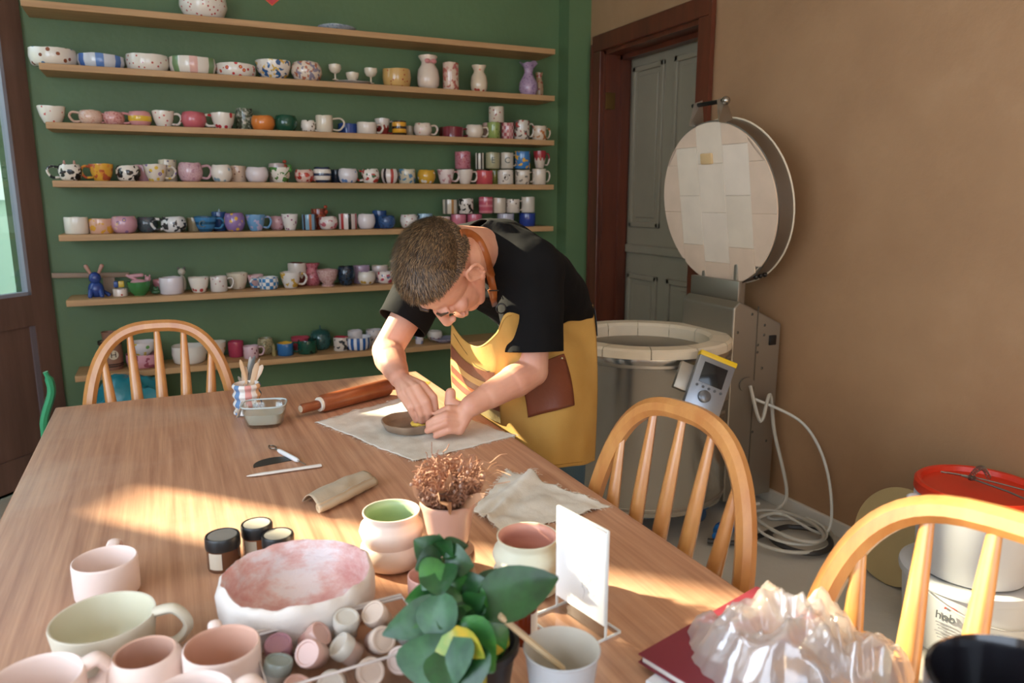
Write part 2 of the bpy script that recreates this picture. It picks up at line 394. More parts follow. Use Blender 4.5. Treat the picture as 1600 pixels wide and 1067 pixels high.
# ------------------------------------------------------------------ shelves
SZ = [.807, .56, .32, .075, -.159, -.45, -.797]; SZ = [1.31 + z for z in SZ]
SHN = ['top shelf', 'second shelf', 'third shelf', 'fourth shelf', 'fifth shelf', 'sixth shelf', 'lowest shelf']
for i, z in enumerate(SZ):
    x0 = -.455 if i == 0 else -.415
    o = MB().box(((x0 + 2.045) / 2, 3.93, z - .014), (2.045 - x0, .22, .028), ch=.002).build('wall_shelf', m_shelf, origin=((x0 + 2.045) / 2, 3.93, z - .028), smooth=False)
    tag(o, ('long wooden board fixed to the green wall, %s of the seven' % SHN[i].replace(' shelf', '')), 'shelf', 'wooden shelves on the green wall')

for (x, y, w_p) in ((87, 21, 5), (250, 34, 12), (160, 115, 42), (450, 131, 20), (505, 134, 10), (645, 143, 14), (90, 199, 8), (285, 201, 14), (350, 204, 6), (538, 204, 6), (755, 151, 22), (800, 153, 16), (833, 224, 8)):
    q = onY(x, y, YB); sc_ = w_p / 2 * 3.7 / FPX
    pl_ = [(sc_ * math.cos(a) * (1 + .3 * math.sin(3 * a + x)), .006 * math.sin(a) * (1 + .3 * math.sin(4 * a))) for a in [2 * PI * i / 12 for i in range(12)]]
    mb = MB(); mb.v = [(q.x + u, YB - d, q.z + v_) for d in (0, .003) for u, v_ in pl_]; mb.f = [tuple(range(12, 24))] + [(i, (i + 1) % 12, 12 + (i + 1) % 12, 12 + i) for i in range(12)]; mb.mi = [0] * 13
    mb.build('plaster_patch', plain('#b8bda8', .8), bpy.data.objects['wall_back'], smooth=False)
PROF = {
 'cyl': [(0, 0), (.92, 0), (1, .04), (1, .95), (.98, 1), (.9, .98), (.88, .1), (0, .06)],
 'round': [(0, 0), (.62, 0), (.82, .12), (1, .45), (.98, .75), (.86, .97), (.82, 1), (.77, .97), (.88, .7), (.88, .4), (.6, .1), (0, .08)],
 'taper': [(0, 0), (.55, 0), (.62, .05), (.84, .45), (.98, .95), (.98, 1), (.91, .98), (.76, .45), (.5, .1), (0, .08)],
 'bowl': [(0, 0), (.5, 0), (.52, .06), (.82, .3), (.97, .7), (1, .98), (.96, 1), (.9, .92), (.76, .35), (.4, .14), (0, .12)],
 'dish': [(0, 0), (.82, 0), (.92, .1), (1, .55), (.97, 1), (.93, .99), (.9, .5), (.8, .2), (0, .18)],
 'plate': [(0, 0), (.6, 0), (.7, .3), (1, .9), (1, 1), (.68, .6), (0, .5)],
 'vase': [(0, 0), (.7, 0), (.95, .15), (1, .35), (.9, .6), (.62, .75), (.6, .82), (.85, .97), (.85, 1), (.78, .98), (.52, .8), (.55, .7), (0, .3)],
 'neck': [(0, 0), (.7, 0), (1, .2), (.95, .4), (.6, .58), (.42, .7), (.5, .85), (.95, 1), (.9, 1), (.36, .8), (0, .5)],
 'goblet': [(0, 0), (.5, 0), (.5, .04), (.14, .1), (.12, .42), (.7, .52), (1, .75), (1, 1), (.92, 1), (.88, .72), (0, .56)],
 'foot': [(0, 0), (.6, 0), (.62, .07), (.45, .12), (.8, .4), (1, .9), (1, 1), (.93, .99), (.7, .4), (0, .2)],
}
INNER = {'cyl': 4, 'round': 6, 'taper': 5, 'bowl': 6, 'dish': 4, 'plate': 4, 'vase': 8, 'neck': 8, 'goblet': 8, 'foot': 6}
def smoothprof(pr):
    out = []
    for i in range(len(pr) - 1):
        (a, b), (c, d) = pr[i], pr[i + 1]
        if math.hypot(c - a, d - b) > .22: out += [(a, b), ((a + c) / 2, (b + d) / 2)]
        else: out.append((a, b))
    return out + [pr[-1]]
def pottery(name, loc, kind, r, h, mat, inmat=None, hand=None, label=None, cat='mug', group=None, hsize=1.0, hmat=None, seg=24, wob=.012, rimw=0, sx=1, tilt=None):
    t = thing(name, loc, label, cat, group); inmat = inmat or mat
    pr = [(a * r, b * h) for a, b in PROF[kind]]
    MB().lathe(pr, seg, inner=INNER[kind], imi=1, wob=wob, ph=random.random() * 6, rimw=rimw, sx=sx).build('body', [mat, inmat], t, angle=60)
    if hand is not None:
        a = math.radians(hand); d = Vector((math.cos(a), math.sin(a), 0)); z1, z0 = h * .82, h * .22
        rr = r * .93 if kind != 'taper' else r * .8; ext = r * .75 * hsize; hh = (z1 - z0) * (.5 + .5 * hsize)
        pts = [d * rr * .96 + Vector((0, 0, z1)), d * (rr + ext * .7) + Vector((0, 0, z1 + hh * .06)), d * (rr + ext) + Vector((0, 0, (z0 + z1) / 2 + hh * .1)), d * (rr + ext * .6) + Vector((0, 0, z0)), d * rr * (.82 if kind in ('taper', 'bowl', 'foot') else .92) + Vector((0, 0, z0 + hh * .02))]
        MB().tube(bez(pts, 6), max(.0042, r * .13), 8, flat=(1.25, .9)).build('handle', hmat or mat, t)
    return t
# (x px, width px, height px, kind, pattern, colours, handle side, back row / stack height px, description)
w_ = '#e6ddd0'; cr = '#dccfb8'
ROWS = {
0: [(340, 66, 40, 'round', 'dots', (w_, '#c05a50'), None, 0, 'large white round pot with red line'),
    (537, 76, 8, 'plate', 'mottle', ('#8d9aa8', '#b9c0c4', '#6a7c90'), None, 0, 'flat blue and grey plate with wavy edge')],
1: [(107, 66, 24, 'dish', 'bigdots', (w_, '#5b7aa0', '#8a5038'), None, 0, 'white bowl with blue and brown spots'),
    (179, 70, 20, 'dish', 'fewstripes', ('#cfd3da', '#4a74b8', '#5c82be'), None, 0, 'low bowl with broad blue upright stripes'),
    (249, 60, 24, 'dish', 'dots', (w_, '#b8443c'), None, 0, 'white dish with small scattered red dots'),
    (317, 66, 24, 'dish', 'fewstripes', (w_, '#7c9a6c', '#e0b0a4'), None, 0, 'white dish with thin green panels and pink flowers'),
    (382, 58, 19, 'dish', 'flowers', (w_, '#c23436'), None, 0, 'low white dish with red hearts'),
    (439, 52, 28, 'bowl', 'blotch', (w_, '#2f5c8c', '#d8b050'), None, 0, 'white bowl with blue flower patch'),
    (489, 46, 28, 'round', 'blotch', ('#e0cdb8', '#8c8494', '#b06a50'), None, 0, 'cream bowl with grey flowers'),
    (558, 86, 5, 'plate', 'plain', ('#c2bbb2', w_), None, 0, 'flat pale plate under the tiny cups'),
    (532, 19, 22, 'goblet', 'plain', (cr, cr), None, ('s', 6), 'tiny cream goblet, left one'),
    (558, 20, 12, 'bowl', 'plain', (cr, cr), None, ('s', 6), 'tiny cream bowl between two goblets'),
    (586, 19, 22, 'goblet', 'plain', (cr, cr), None, ('s', 4), 'tiny cream goblet, right one'),
    (625, 44, 26, 'dish', 'dots', ('#c8a060', '#a84030'), None, 0, 'ochre yellow bowl with red dots'),
    (673, 34, 49, 'vase', 'plain', ('#dcc8b4', cr), None, 0, 'tall white vase with pink bow at its neck'),
    (707, 24, 41, 'cyl', 'blotch', ('#d4b8a2', '#b4685a', '#c89888'), 40, 0, 'narrow vase with pink rose and ribbon'),
    (750, 26, 40, 'vase', 'bigdots', ('#d6c2a6', '#a8483c'), None, 0, 'cream vase with few red dots'),
    (825, 30, 48, 'neck', 'mottle', ('#9c8098', '#b49ab0', '#86688a'), None, 0, 'purple vase with ruffled rim'),
    (841, 14, 36, 'vase', 'blotch', ('#b89878', '#a05040', '#b89878'), None, 'b', 'small tan vase behind the purple vase')],
2: [(96, 39, 25, 'taper', 'dots', (w_, '#c8504c'), None, 0, 'white cup with red dots and blue edge'),
    (155, 34, 21, 'round', 'mottle', ('#d8b09c', '#e0c4b0', '#c89080'), 180, 0, 'mottled beige pink mug'),
    (190, 30, 20, 'round', 'mottle', ('#d08c88', '#d8a8a0', '#b86868'), 180, 0, 'small reddish pink mug'),
    (230, 34, 22, 'round', 'band', ('#d89898', '#e0b840'), 180, 0, 'pink mug with wide yellow band'),
    (266, 32, 24, 'taper', 'dots', (w_, '#c86464'), 0, 0, 'white mug with sparse tiny red dots'),
    (312, 36, 24, 'round', 'plain', ('#c4646c', '#c4646c'), None, 0, 'plain rose pink round cup'),
    (357, 36, 24, 'taper', 'bigdots', (w_, '#b83840', '#c8505c'), 180, 0, 'white mug with cherry red splashes'),
    (390, 24, 32, 'cyl', 'mottle', ('#cfc8b8', '#5a6a50', '#4a3c38'), None, 'b', 'speckled green and black tumbler at the back'),
    (418, 36, 22, 'round', 'plain', ('#d8803c', '#d8803c'), None, 0, 'plain orange round cup'),
    (453, 34, 24, 'round', 'plain', ('#1c4c38', '#1c4c38'), None, 0, 'dark green glossy cup'),
    (487, 22, 18, 'round', 'dots', (w_, '#5c4430'), 0, 0, 'tiny white cup with animal face'),
    (512, 26, 26, 'cyl', 'plain', (cr, cr), 0, 0, 'cream mug with oversized loop handle'),
    (548, 30, 16, 'cyl', 'plain', ('#2c4888', '#2c4888'), 0, 'b', 'low cobalt blue mug'),
    (577, 30, 18, 'cyl', 'plain', ('#dccfc0', cr), 0, 0, 'squat plain cream mug'),
    (601, 24, 25, 'taper', 'drip', ('#a03c38', '#d8ccc0'), 0, 'b', 'red and white mug behind the squat cream one'),
    (627, 22, 22, 'cyl', 'bands', ('#d89c2c', '#3a2c20'), None, 0, 'yellow mug with zigzag black bands'),
    (643, 12, 16, 'cyl', 'dots', ('#b8a890', '#54403c'), None, 'b', 'little grey spotted cup beside the yellow mug'),
    (663, 28, 20, 'round', 'dots', ('#dccab8', '#c88478'), 0, 0, 'cream mug with faint pink dots'),
    (700, 24, 16, 'cyl', 'plain', ('#54201c', '#54201c'), None, 'b', 'dark brown red cup at the back'),
    (709, 32, 16, 'cyl', 'plain', ('#742830', '#742830'), 0, 0, 'low burgundy mug'),
    (742, 28, 20, 'round', 'plain', ('#d8c8b4', cr), 0, 0, 'cream mug right of the burgundy one'),
    (765, 20, 24, 'cyl', 'plain', ('#c8a090', cr), None, 'b', 'pale pink cup hidden behind the green one'),
    (772, 20, 25, 'cyl', 'dots', ('#8c9c54', '#5a6c34'), None, 0, 'green dotted tumbler'),
    (776, 24, 23, 'cyl', 'dots', ('#cfc0ac', '#a04c44'), None, ('s', 25), 'white dotted tumbler topmost of its stack'),
    (793, 20, 25, 'cyl', 'check', ('#d0a8a0', '#a85458'), None, 0, 'pink and red checked tumbler'),
    (815, 24, 29, 'cyl', 'blotch', ('#cfc4b4', '#6c6058', '#a8443c'), 0, 0, 'tall mug with grey cat figure and red handle'),
    (842, 22, 22, 'cyl', 'blotch', ('#d0bca4', '#b06c3c', '#d0bca4'), 0, 0, 'mug with single orange flower at the right end')],
3: [(114, 34, 25, 'round', 'blotch', (w_, '#20242a', '#20242a'), 180, 0, 'white mug with black moustache and pink ears'),
    (163, 36, 26, 'taper', 'blotch', ('#dca43c', '#b85838', '#d88c3c'), 180, 0, 'yellow mug with red splash on a foot'),
    (204, 36, 24, 'round', 'blotch', (w_, '#24262a', '#24262a'), None, 0, 'white cup with black cow patches'),
    (228, 28, 24, 'cyl', 'plain', ('#c09098', '#c09098'), None, 'b', 'dusty pink cup behind the cow cup'),
    (247, 36, 26, 'taper', 'flowers', ('#dcd0c0', '#d8b448', '#7c64a0'), 0, 0, 'mug with purple and yellow flower'),
    (266, 26, 32, 'cyl', 'dots', (cr, '#6c6478'), None, 'b', 'tall pale cup behind the purple flower mug'),
    (301, 36, 29, 'round', 'mottle', ('#c498a0', '#d4b0b4', '#b08090'), 0, 0, 'lilac pink mug with ribbed relief'),
    (349, 32, 26, 'round', 'bigdots', (w_, '#88a8b8', '#c0646c'), None, 0, 'white cup with pastel spots'),
    (374, 26, 24, 'cyl', 'dots', ('#d4b8a0', '#7c4c48'), None, 'b', 'beige cup with brown dots'),
    (404, 34, 23, 'round', 'plain', ('#dcd0d0', '#dcd0d0'), None, 0, 'plain pale lilac white cup'),
    (436, 26, 28, 'cyl', 'plain', ('#c8b4ac', cr), None, 'b', 'plain cream cup behind the frog cup'),
    (440, 34, 23, 'taper', 'blotch', (w_, '#4c7c3c', w_), None, 0, 'white cup with green frog climbing out'),
    (477, 30, 20, 'round', 'blotch', ('#d8b8a8', '#a83830', '#c04c40'), 0, 0, 'cream mug with red side'),
    (505, 28, 24, 'round', 'bands', (w_, '#2c3850'), None, 0, 'white cup with navy and red bands'),
    (526, 18, 20, 'cyl', 'plain', ('#232c3c', '#232c3c'), None, 'b', 'dark navy cup in the gap'),
    (545, 30, 22, 'round', 'bigdots', ('#dcd4d4', '#6484b4', '#c08484'), None, 0, 'white cup with blue and rose spots'),
    (580, 28, 22, 'round', 'blotch', (w_, '#b44038', '#3c6444'), 180, 0, 'white mug with red tulip and green leaf'),
    (610, 28, 22, 'round', 'fewstripes', ('#dccfc4', '#2c2428', '#a83c38'), None, 0, 'cup with wavy black stripes and red lips'),
    (637, 26, 22, 'cyl', 'blotch', ('#c8bca0', '#54809c', '#54809c'), None, 0, 'sea blue and sand cup'),
    (667, 28, 21, 'round', 'bigdots', ('#cc9c34', '#d8d0c0', '#c87038'), None, 0, 'yellow cup with round eyes'),
    (697, 28, 22, 'taper', 'blotch', ('#dccac4', '#c08c8c', '#dccac4'), 0, 0, 'pinkish white mug with relief flowers'),
    (727, 26, 22, 'taper', 'plain', ('#d8cabc', cr), 0, 0, 'ribbed plain cream mug'),
    (757, 26, 21, 'cyl', 'plain', ('#bc4c50', '#bc4c50'), None, 0, 'coral red cup under the stack'),
    (772, 18, 22, 'cyl', 'mottle', ('#70783c', '#949448', '#5c6030'), None, 'b', 'olive green speckled cup'),
    (790, 25, 22, 'cyl', 'dots', ('#dccfc0', '#54443c'), None, 0, 'white cup with drawn crowned face'),
    (816, 24, 22, 'cyl', 'blotch', ('#d0c0ac', '#7c746c', '#d0c0ac'), 0, 0, 'cream mug with grey arch drawing'),
    (842, 22, 24, 'cyl', 'plain', ('#d4c4b0', cr), 0, 0, 'plain cream mug at the right end of the lower layer'),
    (724, 25, 26, 'cyl', 'mottle', ('#b05c68', '#c08088', '#983c4c'), None, ('s', 23), 'deep pink marbled tumbler in the upper layer'),
    (750, 14, 24, 'cyl', 'fewstripes', ('#ccc4b4', '#2c2824', '#2c2824'), None, ('s', 23), 'narrow black and white striped cup in the upper layer'),
    (770, 22, 24, 'cyl', 'plain', ('#a8a07c', cr), None, ('s', 24), 'sage cup with letter E in the upper layer'),
    (792, 20, 24, 'cyl', 'plain', ('#c8bca8', cr), 0, ('s', 24), 'cream cup with letter C in the upper layer'),
    (816, 25, 26, 'cyl', 'blotch', ('#3c74a8', '#d8a43c', '#3c74a8'), None, ('s', 24), 'blue cup with orange sun in the upper layer'),
    (843, 21, 26, 'taper', 'drip', ('#ccbaa8', '#a03438'), 0, ('s', 25), 'white mug with red drips in the upper layer')],
4: [(115, 34, 26, 'cyl', 'plain', (w_, w_), None, 0, 'plain white faceted cup at the left end'),
    (154, 34, 23, 'cyl', 'blotch', ('#d8a890', '#d8a03c', '#d8a890'), None, 0, 'peach cup with yellow flower'),
    (190, 38, 26, 'round', 'flowers', ('#c898a4', '#8c6c98', '#d8b0b0'), None, 0, 'pink cup covered in lilac flowers'),
    (226, 32, 22, 'round', 'mottle', ('#3c4850', '#546468', '#584c58'), None, 'b', 'dark grey marbled cup'),
    (268, 38, 24, 'round', 'blotch', ('#dcdcdc', '#34383c', '#dcdcdc'), 180, 0, 'white mug with black feather marks'),
    (300, 20, 20, 'cyl', 'plain', ('#a89878', cr), None, 'b', 'beige cup behind the feather mug'),
    (318, 34, 24, 'taper', 'bands', ('#3c7cac', '#24506c'), 0, 0, 'teal blue mug with dark lettering marks'),
    (340, 22, 28, 'cyl', 'plain', ('#2c4c80', '#2c4c80'), None, 'b', 'navy cup with small shark fin'),
    (364, 32, 28, 'round', 'flowers', ('#8c70a4', '#d8a844', '#a890b8'), None, 0, 'violet cup with yellow flowers'),
    (397, 30, 25, 'taper', 'blotch', ('#6c9cc4', '#b0a8c8', '#6c9cc4'), 0, 0, 'light blue mug with heart'),
    (431, 24, 20, 'round', 'dots', ('#c89ca0', '#a85c64'), None, 'b', 'rose cup behind the dotted one'),
    (451, 26, 25, 'taper', 'dots', ('#e0dad4', '#8c3c6c'), None, 0, 'white tapered cup with plum dots'),
    (481, 22, 24, 'cyl', 'fewstripes', ('#7ca4bc', '#3c2c2c', '#a8643c'), None, 0, 'pale blue cup with brown stripes'),
    (511, 30, 20, 'round', 'blotch', ('#dccfc8', '#b8646c', '#dccfc8'), None, 0, 'white cup with pink lips'),
    (497, 24, 30, 'cyl', 'mottle', ('#a03c2c', '#5c2c24', '#c05c34'), None, 'b', 'red cup with small frog figures on rim'),
    (542, 28, 24, 'cyl', 'fewstripes', ('#dccfc8', '#a83434', '#242424'), None, 0, 'white cup with red and black stripes'),
    (571, 28, 23, 'round', 'plain', ('#dcd4d4', '#dcd4d4'), None, 0, 'plain white round cup'),
    (592, 22, 26, 'cyl', 'plain', ('#28487c', '#28487c'), None, 'b', 'dark blue cup at the back'),
    (603, 28, 20, 'round', 'mottle', ('#24406c', '#3c6090', '#1c2c4c'), None, 0, 'mottled night blue cup'),
    (638, 28, 21, 'round', 'dots', ('#dcd4cc', '#a83c40'), 0, 0, 'white mug with daisy handle and red dots'),
    (663, 24, 22, 'cyl', 'blotch', ('#8cacc0', '#34444c', '#8cacc0'), None, 0, 'pale blue cup with dark blots'),
    (690, 26, 17, 'cyl', 'blotch', ('#dcc8c0', '#b8606c', '#b8606c'), None, 0, 'white and pink cup near his shoulder'),
    (716, 24, 20, 'cyl', 'plain', ('#c07080', '#c07080'), None, 0, 'pink cup below the grey striped one'),
    (741, 24, 20, 'cyl', 'plain', ('#b85c70', '#b85c70'), None, 0, 'magenta cup behind his back'),
    (790, 26, 20, 'cyl', 'plain', ('#a8a4b0', '#a8a4b0'), None, 0, 'pale grey blue cup behind his back'),
    (824, 26, 20, 'cyl', 'plain', ('#283c80', '#283c80'), None, 0, 'cobalt cup near the right end'),
    (703, 24, 22, 'cyl', 'fewstripes', ('#c8bca8', '#68645c', '#a87848'), None, ('s', 21), 'grey and ochre striped cup, stacked'),
    (728, 24, 23, 'cyl', 'blotch', ('#d4c8bc', '#2c2824', '#2c2824'), None, ('s', 21), 'white cup with black scribbles, stacked'),
    (759, 22, 25, 'cyl', 'bands', ('#bc5464', '#cc7c84'), None, ('s', 21), 'ribbed hot pink cup, stacked'),
    (780, 20, 23, 'cyl', 'plain', ('#ccbca8', cr), None, ('s', 21), 'cream cup beside the hot pink one, stacked'),
    (801, 22, 21, 'cyl', 'dots', ('#ccbcac', '#5c3c34'), 0, ('s', 21), 'cream mug with brown dots, stacked'),
    (825, 22, 24, 'cyl', 'plain', ('#ccc0b0', cr), None, ('s', 21), 'tall white cup at the right end, stacked')],
5: [(204, 36, 22, 'bowl', 'plain', ('#3c7840', '#3c7840'), None, 0, 'green bowl holding a pink pig'),
    (173, 22, 12, 'cyl', 'dots', ('#d8c8bc', '#a03c34'), None, 0, 'tiny white pot with red heart'),
    (238, 22, 20, 'bowl', 'plain', ('#c08088', '#c08088'), None, 'b', 'small rose bowl at the back'),
    (256, 36, 26, 'cyl', 'plain', ('#ddd4d8', '#ddd4d8'), None, 0, 'plain white straight-sided pot'),
    (300, 32, 24, 'taper', 'bigdots', (w_, '#b84844', '#5c94a4'), None, 0, 'white bowl with red and turquoise flowers'),
    (332, 26, 24, 'cyl', 'dots', ('#dcd4cc', '#b07c7c'), 0, 0, 'white mug with pale rose marks'),
    (362, 34, 24, 'taper', 'dots', (cr, '#b89088'), None, 'b', 'wide pale tapered cup'),
    (391, 26, 20, 'taper', 'dots', ('#dcb8b8', '#b84c58'), None, 'b', 'small pink dotted cup behind the blue checked mug'),
    (411, 32, 19, 'dish', 'check', ('#dcdcd8', '#3c7cb0'), 180, 0, 'blue and white checked mug'),
    (447, 32, 25, 'taper', 'blotch', ('#dcd4cc', '#c8a044', '#dcd4cc'), 0, 0, 'white mug with yellow vine'),
    (458, 28, 35, 'cyl', 'drip', ('#6c3430', '#d4c8bc'), 0, 'b', 'tall brown and white mug at the back'),
    (482, 28, 33, 'vase', 'mottle', ('#a84c54', '#c0747c', '#8c3840'), 180, 'b', 'rose red jug with two handles'),
    (506, 34, 26, 'foot', 'mottle', ('#b88c88', '#d0b0a8', '#a0706c'), None, 0, 'mottled pink footed bowl'),
    (536, 28, 30, 'round', 'mottle', ('#141c24', '#24384c', '#101418'), None, 0, 'black and navy round pot'),
    (560, 28, 26, 'cyl', 'plain', ('#a890a8', '#a890a8'), None, 'b', 'lilac cup at the back'),
    (568, 28, 20, 'round', 'bigdots', ('#dcd4c8', '#b8903c', '#5c8c54'), None, 0, 'white bowl with colourful spots'),
    (590, 26, 25, 'cyl', 'plain', ('#c8b8b4', cr), None, 'b', 'pale cup behind the lips bowl'),
    (598, 28, 19, 'round', 'blotch', ('#dccfc8', '#b84c5c', '#5c6c8c'), None, 0, 'white bowl with pink lips and dots')],
6: [(202, 56, 22, 'dish', 'blotch', ('#d094a0', '#9c5060', '#d094a0'), None, 0, 'pink oval dish behind the far chair'),
    (200, 44, 22, 'bowl', 'bigdots', ('#dcd4d4', '#d8b83c', '#6c9c54'), None, ('s', 20), 'white bowl with yellow flowers on the pink dish'),
    (275, 52, 28, 'dish', 'plain', ('#ddd6cc', '#ddd6cc'), None, 0, 'white oval bowl behind the far chair'),
    (318, 36, 26, 'taper', 'blotch', ('#dcd0c0', '#c09444', '#dcd0c0'), None, 'b', 'white pot with ochre patch behind the far chair'),
    (352, 24, 24, 'cyl', 'plain', ('#a83c54', '#a83c54'), None, 'b', 'crimson cup beside the far chair'),
    (376, 24, 20, 'cyl', 'dots', ('#d8b8c0', '#7c3848'), 0, 0, 'pink mug with maroon dots'),
    (400, 26, 25, 'round', 'mottle', ('#8c8464', '#b8a884', '#6c7050'), -100, 'b', 'olive mug with heart-shaped pale handle'),
    (432, 26, 20, 'cyl', 'plain', ('#2c68a0', '#d8a83c'), None, 0, 'blue cup with yellow inside'),
    (457, 30, 22, 'taper', 'plain', ('#b04858', '#b04858'), None, 'b', 'raspberry red flared cup'),
    (468, 30, 22, 'cyl', 'mottle', ('#143c30', '#1c5440', '#102c24'), 180, 0, 'dark green mug with pink heart'),
    (490, 34, 26, 'round', 'mottle', ('#24484c', '#34605c', '#1c3434'), None, 'b', 'dark teal lidded pot'),
    (523, 24, 22, 'cyl', 'blotch', ('#d4c8bc', '#34383c', '#d4c8bc'), None, 0, 'white cup with red rim and dark triangles'),
    (551, 42, 20, 'dish', 'vstripes', ('#dcdce0', '#2c5c9c'), None, 0, 'white bowl with narrow blue vertical stripes'),
    (546, 24, 25, 'cyl', 'plain', ('#d8d0d0', '#d8d0d0'), None, 'b', 'plain white cup behind the blue striped bowl'),
    (577, 26, 24, 'cyl', 'dots', ('#d8d0d0', '#5c6c84'), None, 'b', 'white spotted cup beside his forearm'),
    (650, 13, 22, 'cyl', 'blotch', ('#d0ccd4', '#7c84a8', '#d0ccd4'), None, 0, 'slim white and lilac tumbler'),
    (675, 25, 14, 'round', 'bigdots', ('#d4ccc4', '#a03c34', '#2c3434'), None, 'b', 'small white bowl with red fish marks'),
    (690, 44, 6, 'plate', 'mottle', ('#8c88a4', '#b0acc0', '#747094'), None, 0, 'flat lilac grey plates near the apron')],
}
INS = {'white cup with black cow patches': '#a83430', 'violet cup with yellow flowers': '#b05468', 'white cup with red rim and dark triangles': '#b03c48'}
m_smallear = plain('#c89484', .3)
for si, items in ROWS.items():
    for (cx, w, h, kind, pat, cols, hand, back, desc) in items:
        Y = 3.975 if back == 'b' else (3.905 if w < 50 else 3.925)
        if w > 68: Y = 3.935
        p = onY(cx, 309, Y); depth = (p - CAM).dot(F_); s = FPX / depth
        r = w / 2 / s; hh = h / s; z = SZ[si]
        if back == 'b': hh *= 1.05
        r = min(r, 4.03 - Y, Y - 3.822)
        if isinstance(back, tuple): z += back[1] / s
        mat = plain(cols[0], .18, coat=.3) if pat == 'plain' else pattern(pat, *cols)
        inm = plain(INS[desc] if desc in INS else (cols[1] if pat == 'plain' else cols[0]), .2)
        nm = 'vase' if kind in ('vase', 'neck') else 'plate' if kind == 'plate' else 'goblet' if kind == 'goblet' else 'bowl' if kind in ('bowl', 'dish', 'foot') else 'mug' if hand is not None else 'cup'
        hs = 1.9 if 'oversized' in desc else 1.15 if 'moustache' in desc else 1
        nm2 = nm
        t = pottery(nm, (p.x, Y, z), kind, r, hh, mat, inm, hand, desc + ' on the ' + SHN[si], nm2, 'painted pottery on the %s' % SHN[si], hsize=hs, seg=20, wob=.02, rimw=.0012 if kind != 'neck' else .006)
        if 'ears' in desc:
            mb = MB()
            for sx in (-.4, .4): mb.cap((r * sx, 0, hh), .006, (r * sx, 0, hh + .014), .004, 8)
            mb.build('ear', m_smallear, t)
        if 'pink bow' in desc:
            mb = MB(); mb.ell((0, -r * .75, hh * .8), .006)
            for sx in (-1, 1): mb.ell((sx * .017, -r * .72, hh * .82), (.016, .006, .012))
            mb.build('bow', plain('#c8807c', .3), t)
        if 'pink rose' in desc:
            mb = MB(); mb.ell((r * .5, -r * .7, hh * .75), (.012, .009, .012)); mb.ell((r * .2, -r * .9, hh * .85), (.01, .008, .01)); mb.build('rose', plain('#b8645c', .3), t)
        if 'frog' in desc:
            mb = MB(); mb.ell((r * .8, -r * .5, hh * .85), (.012, .009, .012)); mb.ell((r * .8, -r * .5, hh * 1.1), (.01, .008, .008))
            for q in (-1, 1): mb.cap((r * .7, -r * .6, hh * .8), .003, (r * .3, -r * (.9 + .1 * q), hh * .5), .003, 6)
            mb.build('frog', plain('#4c8438' if 'green' in desc else '#a84428', .3), t)
        if 'pink pig' in desc:
            mb = MB(); mb.ell((0, 0, hh * .95), (.035, .018, .014)); mb.ell((.04, -.005, hh * 1.15), (.014, .013, .013)); mb.ell((.04, -.018, hh * 1.12), .005)
            for q in (-1, 1): mb.ell((.04 + .009 * q, 0, hh * 1.15 + .014), (.004, .003, .006))
            mb.cap((-.01, 0, hh * 1.1), .009, (-.045, 0, hh * 1.45), .007); mb.cap((-.03, 0, hh * 1.4), .009, (.015, 0, hh * 1.45), .009)
            mb.build('pig', plain('#c8949c', .3), t)
        if 'lidded' in desc:
            mb = MB(); mb.lathe([(0, 0), (r * .9, 0), (r * .7, .012), (r * .2, .018), (.004, .022), (.004, .04), (0, .041)], 16, (0, 0, hh)); mb.build('lid', plain('#2c5450', .3), t)
        if 'shark' in desc: MB().lathe([(.007, 0), (.001, .016)], 8, (0, -r, hh)).build('fin', plain('#9cb0c0', .3), t)
        if 'sun' in desc: MB().ell((-r * .2, -r * .97, hh * .5), (.012, .002, .012)).build('sun_motif', plain('#d8a03c', .3), t)
        if 'letter' in desc: text_mesh('E' if ' E ' in desc else 'C', .045, plain('#2c3c2c', .3), 'letter', t, Vector((-r * .35, -r * .97, hh * .5)), Matrix.Rotation(PI / 2, 3, 'X') @ Matrix.Rotation(-.35, 3, 'Y'), .002)
        if 'crowned face' in desc:
            mb = MB(); c0 = Vector((-r * .35, -r * .97, hh * .45))
            mb.tube([c0 + Vector((.011 * math.cos(a / 8 * PI), 0, .012 * math.sin(a / 8 * PI))) for a in range(16)], .0013, 6, closed=True)
            for q in (-1, 1): mb.ell(c0 + Vector((.004 * q, 0, .003)), .0017, seg=6, rings=4)
            for q in range(-2, 3): mb.tube([c0 + Vector((q * .005, 0, .015)), c0 + Vector((q * .006, 0, .021))], .0012, 5)
            mb.build('face_drawing', m_black, t)
        if 'moustache' in desc:
            mb = MB()
            for q in (-1, 1): mb.ell((q * .014 - r * .2, -r * .97, hh * .5), (.014, .003, .006), Matrix.Rotation(q * .35, 3, 'Y'))
            mb.build('moustache', m_black, t)

# special shelf pieces
def shelfpos(cx, Y, si): p = onY(cx, 309, Y); return Vector((p.x, Y, SZ[si]))
q = shelfpos(135, 3.92, 5)
t = thing('rabbit_figurine', q, 'dark blue sitting rabbit figurine with long pink ears on the sixth shelf', 'figurine')
mb = MB(); mb.ell((0, 0, .035), (.034, .032, .04)); mb.ell((0, -.006, .088), (.026, .026, .028)); mb.cap((-.02, -.02, .03), .012, (-.024, -.035, .008), .01); mb.cap((.02, -.02, .03), .012, (.024, -.035, .008), .01); mb.cap((.03, .01, .02), .01, (.05, .0, .008), .009)
mb.build('body', plain('#2c4484', .2), t)
mb = MB()
for s_ in (-1, 1): mb.cap((s_ * .016, 0, .108), .006, (s_ * .032, 0, .142), .009)
mb.build('ear', plain('#b88878', .4), t)
t = thing('wooden_board', shelfpos(118, 3.99, 5) + Vector((0, 0, 0)), 'pale flat wooden board behind the blue rabbit on the sixth shelf', 'board')
